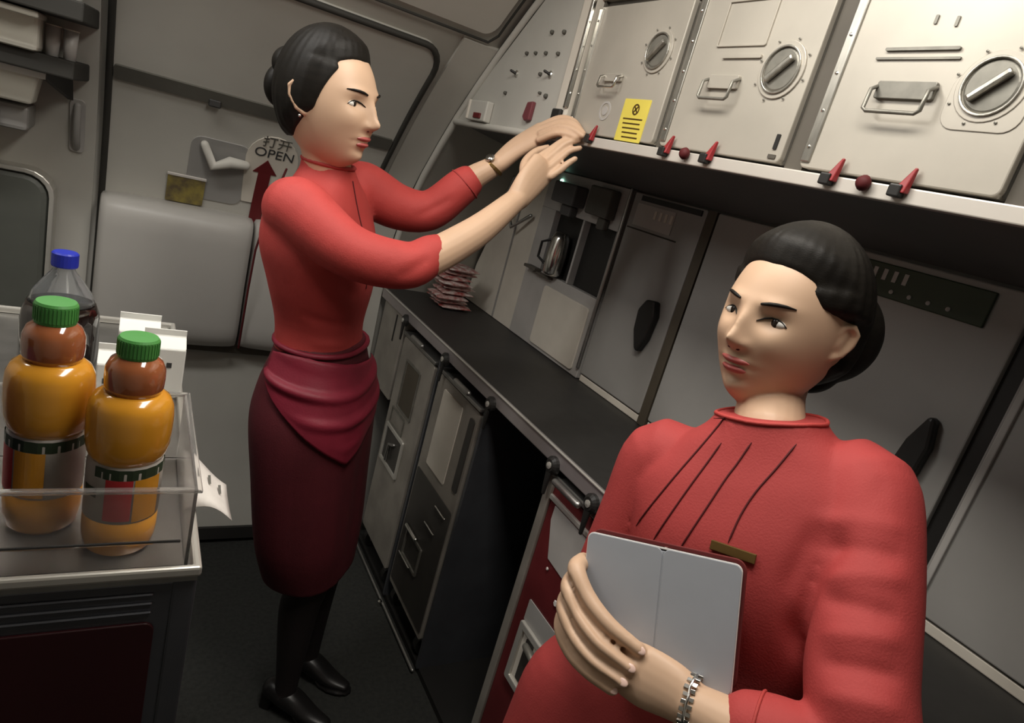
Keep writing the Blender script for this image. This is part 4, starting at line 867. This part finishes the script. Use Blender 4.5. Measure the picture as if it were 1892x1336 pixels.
# right hand: palm behind the left edge of the tablet, fingers wrapped over the cover
limb(body, [RWr, (.556, .536, 1.010), (.546, .527, 1.026), (.536, .522, 1.034)], [.0265, .033, .035, .031], 18, flat=[.75, .55, .5, .45], fn=(.8, .1, -.3))
fing = ([(.520, .536, 1.066), (.498, .518, 1.070), (.5035, .490, 1.054), (.5160, .455, 1.042), (.5360, .4200, 1.034)],
        [(.516, .536, 1.046), (.492, .513, 1.048), (.4960, .484, 1.032), (.5060, .450, 1.022), (.5260, .4160, 1.015)],
        [(.514, .533, 1.026), (.489, .506, 1.026), (.4920, .478, 1.011), (.5020, .446, 1.002), (.5200, .4140, .998)],
        [(.514, .528, 1.008), (.491, .502, 1.002), (.4940, .476, .990), (.5030, .448, .985), (.5170, .4200, .982)])
fo = V((-.0075, -.0035, .0016))
fing = [[V(p)+fo*k for p, k in zip(pts, (0, .4, 1, 1.2, 1))] for pts in fing]
for pts in fing: limb(body, pts, (.0118, .0114, .0106, .0096, .0078), 14, 5)
gaps = []
for p_, q_ in zip(fing, fing[1:]):
    for k in range(1, 4): gaps.append((tuple((p_[k]+q_[k])/2+fo*1.1), tuple((p_[k+1]+q_[k+1])/2+fo*1.1), .0042, -.0036))
limb(body, [(.560, .530, 1.045), (.568, .516, 1.066), (.580, .500, 1.078), (.592, .484, 1.082)], (.012, .0115, .0095, .0075), 12, 4)
def gapf(co):
    d = np.zeros(len(co))
    for p0, p1, wd, dp in gaps:
        a = np.array(p0); b = np.array(p1); ab = b-a; t = np.clip(((co-a)@ab)/(ab@ab), 0, 1)
        d = np.minimum(d, dp*np.exp(-(np.linalg.norm(co-(a+t[:, None]*ab), axis=1)/wd)**2))
    return d
bodyB, bvb = organic('body', body, .0026, M['skin'], B, 3, gapf)
for pts in fing:
    d = V(pts[-1])-V(pts[-2]); n = (CAM-V(pts[-1])).normalized(); n = V((-.62, -.30, .55)); d = d.normalized(); n = (n-d*n.dot(d)).normalized(); nail(bodyB, V(pts[-1])+d*.002, d, n, 1.0)
hdB.face_parts(bodyB, -.3)
def cutB(x, z):
    e_ = sstep(.055, .066, x)*sstep(-.040, -.022, z)*(1-sstep(.018, .036, z))*.042
    return cutB0(x, z)-e_
def cutB0(x, z):
    if z > .055: return .058+(z-.055)*.9 - x*.2
    if z > -.02: return .020+(z+.02)*.5 - max(0, x-.05)*.1
    return .010+(z+.02)*.9 if z > -.085 else -.2
hr, _ = organic('hair', hdB.hair(cutB, .017), .004, M['hair'], B, 2)
bn = MB().ell(hdB.w((-.008, -.092, -.005)), .070, .056, .072, hdB.X, hdB.Y, hdB.Z, 24).ell(hdB.w((0, -.075, -.055)), .050, .036, .040, hdB.X, hdB.Y, hdB.Z, 20)
o, _ = organic('hair_bun', bn, .004, M['hair'], hr, 4)
# dress
jk = MB()
loft(jk, [((.688, .512, .50), sB, fB, .190, .135, .13), ((.690, .512, .75), sB, fB, .185, .130, .125), ((.695, .510, .88), sB, fB, .170, .118, .115), (T(0, -.23), sB, fB, .150, .105, .098), (T(0, -.14), sB, fB, .155, .118, .095), (T(0, -.07), sB, fB, .158, .110, .092), (T(0, -.01), sB, fB, .155, .088, .086), (T(.006, .030), sB, fB, .118, .070, .074), (T(.012, .060), sB, fB, .078, .060, .064), (T(.014, .078), sB, fB, .064, .056, .060)])
limb(jk, [Lj+sB*-.03+uB*-.02, Lj+sB*-.002+uB*.0, Lj.lerp(LE, .3)+sB*.004, Lj.lerp(LE, .7), LE, LE.lerp(LWr, .45), LE.lerp(LWr, .60)], [.060, .062, .058, .054, .050, .045, .042], 24)
limb(jk, [Rj+sB*.03+uB*-.02, Rj-sB*.002, Rj.lerp(RE, .4), Rj.lerp(RE, .8), RE, RE.lerp(RWr, .5)], [.056, .056, .054, .050, .048, .043], 22)
its = []
rnd = random.Random(3)
vd = (CAM-Lj.lerp(LE, .5)).normalized(); ad = (LE-Lj).normalized(); sd_ = ad.cross(vd).normalized(); vd = sd_.cross(ad).normalized()
for i in range(8):
    c = Lj.lerp(LE, .20+.10*i)+vd*.05; hw = sd_*(.045+.012*rnd.random())+ad*(.006-.012*rnd.random())
    its.append((tuple(c-hw+sd_*.012), tuple(c+hw), .010, (-.0052 if i % 2 else .0042)))
for q in (((.12, -.02), (.085, -.16)), ((.10, .0), (.07, -.10)), ((.06, -.10), (.10, -.19))):
    its.append((tuple(T(*q[0], .09)), tuple(T(*q[1], .115)), .012, -.006))
its.append((tuple(T(.145, .02, .05)), tuple(T(.10, -.10, .10)), .010, -.006))
jkB, bvB = organic('dress', jk, .0045, M['redB'], B, 5, creases(its))
def proj_front(s_, u_):
    h = bvB.ray_cast(T(s_, u_, .3), -fB)
    return (h[0]+h[1]*.0004) if h[0] is not None else T(s_, u_, .1)
for pts in ([(-.025, .081), (-.045, .048), (-.064, .018), (-.092, -.026), (-.125, -.076)], [(-.026, .046), (-.040, .018), (-.053, -.007), (-.071, -.042), (-.092, -.082)],
            [(.010, .052), (-.003, .025), (-.013, .006), (-.032, -.036), (-.054, -.082)], [(.058, .056), (.042, .028), (.024, -.001), (.012, -.028), (.003, -.060)]):
    P = [proj_front(float(v[0]), float(v[1])) for v in crs(pts, 5)]
    bld('pleat', MB().tube(P, [.0004]+[.0013]*(len(P)-2)+[.0004], 6), M['dkred'], jkB, smooth=True)
cc = T(.014, .076); P = on_surf(bvB, [cc+sB*math.cos(a)*.066+fB*math.sin(a)*.058 for a in [i*PI/16 for i in range(33)]], .001)
bld('collar', MB().tube(P, .0028, 8), M['red'], jkB, smooth=True)
p0, p1 = proj_front(-.014, -.066), proj_front(.034, -.071); mid = (p0+p1)/2; nn = bvB.find_nearest(mid)[1]
bld('name_badge', MB().obox(mid+nn*.0025, p1-p0, nn, (p1-p0).cross(nn), .026, .0018, .0058), M['gold'], B, bevel=.001)
wr = LE.lerp(LWr, .60); ax_ = (LWr-LE).normalized(); a = ax_.orthogonal().normalized(); b = ax_.cross(a)
P = [wr+(a*math.cos(t)+b*math.sin(t))*.0425-ax_*.001 for t in [i*PI/12 for i in range(25)]]
bld('cuff_edge', MB().tube(P, .0018, 6), M['red'], jkB, smooth=True)
bc_ = LWr+V((-.002, .004, .001)); ring = [bc_+(a*math.cos(t)*1.0+b*math.sin(t)*.95)*.0285 for t in [i*PI/22 for i in range(45)]]
ring = on_surf(bvb, ring, .002)
br = MB()
for i in range(44):
    p = ring[i]; t_ = (ring[(i+1) % 44]-p).normalized(); br.obox(p+ax_*(.0035 if i % 2 else -.0035), t_, ax_, t_.cross(ax_), .0022, .0030, .0014)
ob = bld('bracelet_watch', MB().tube(ring, .0022, 8), M['silver'], B, smooth=True)
bld('bracelet_links', br, M['silver'], ob, bevel=.0004)
wf = bvb.find_nearest(bc_+V((-.02, -.03, -.012)))
bld('watch_case', MB().lathe(wf[0]+wf[1]*.001, [(.011, 0), (.012, .003), (.010, .006), (0, .0065)], 20, wf[1]), M['silver'], ob, smooth=True)
for hy in (.44, .58):
    mb = MB(); limb(mb, [(.69, hy, .52), (.69, hy, .42), (.695, hy, .33), (.69, hy, .10), (.69, hy, .055)], [.058, .053, .051, .0305, .034], 18)
    bld('stocking', mb, M['stocking'], B, smooth=True)
    sh = MB(); fd = V((-.97, -.2, 0)).normalized(); c = V((.69, hy, 0))
    limb(sh, [c-fd*.035+V((0, 0, .062)), c+fd*.02+V((0, 0, .050)), c+fd*.08+V((0, 0, .026)), c+fd*.13+V((0, 0, .020))], [.030, .034, .030, .018], 18, flat=[.9, .85, .62, .55], fn=(0, 0, 1))
    sh.ell(c+fd*.05+V((0, 0, .009)), .10, .034, .009, fd, V((0, 0, 1)).cross(fd), V((0, 0, 1)), 12)
    organic('shoe', sh, .0035, M['shoe'], B, 3)
# ---- tablet
TL = V((.516, .538, 1.109)); e1 = V((.4574, -.8367, .3012)); e2 = V((-.0335, -.3547, -.9344)); e3 = e1.cross(e2).normalized()
if e3.dot(CAM-TL) < 0: e3 = -e3
tb = thing('tablet', 'tablet in a pale grey folding cover held by the front attendant', 'tablet', TL+e1*.09+e2*.07)
def rt_(a0, a1, b0, b1, r, off, n=6): return [TL+e1*p[1]+e2*p[2]+e3*off for p in rr(a0, a1, b0, b1, r, 0, n)]
W_, H_ = .183, .140
bld('back_shell', MB().prism(rt_(-.002, W_+.002, -.0035, H_, .013, -.0165), e3*.0035), M['tabred'], tb, bevel=.001)
bld('tablet_body', MB().prism(rt_(.001, W_-.001, .001, H_-.001, .011, -.0128), e3*.0126), M['black'], tb, bevel=.001)
cv = bld('cover', MB().prism(rt_(0, .094, 0, H_, .008, .0002), e3*.0026).prism(rt_(.0955, W_, 0, H_, .008, .0002), e3*.0026).prism(rt_(.09, .10, .003, H_-.003, .002, .0002), e3*.0018), M['cover'], tb, bevel=.0007)
bld('cover_edge', MB().frame(rt_(-.0008, W_+.0008, -.0008, H_+.0008, .0085, .0), rt_(.0012, W_-.0012, .0012, H_-.0012, .007, .0), e3*.0022), M['coverw'], cv, bevel=.0004)
bld('camera_lens', MB().lathe(TL+e1*.096-e2*.0005-e3*.003, [(.0025, 0), (.0025, .001), (0, .0012)], 10, -e2), M['chrome'], tb)
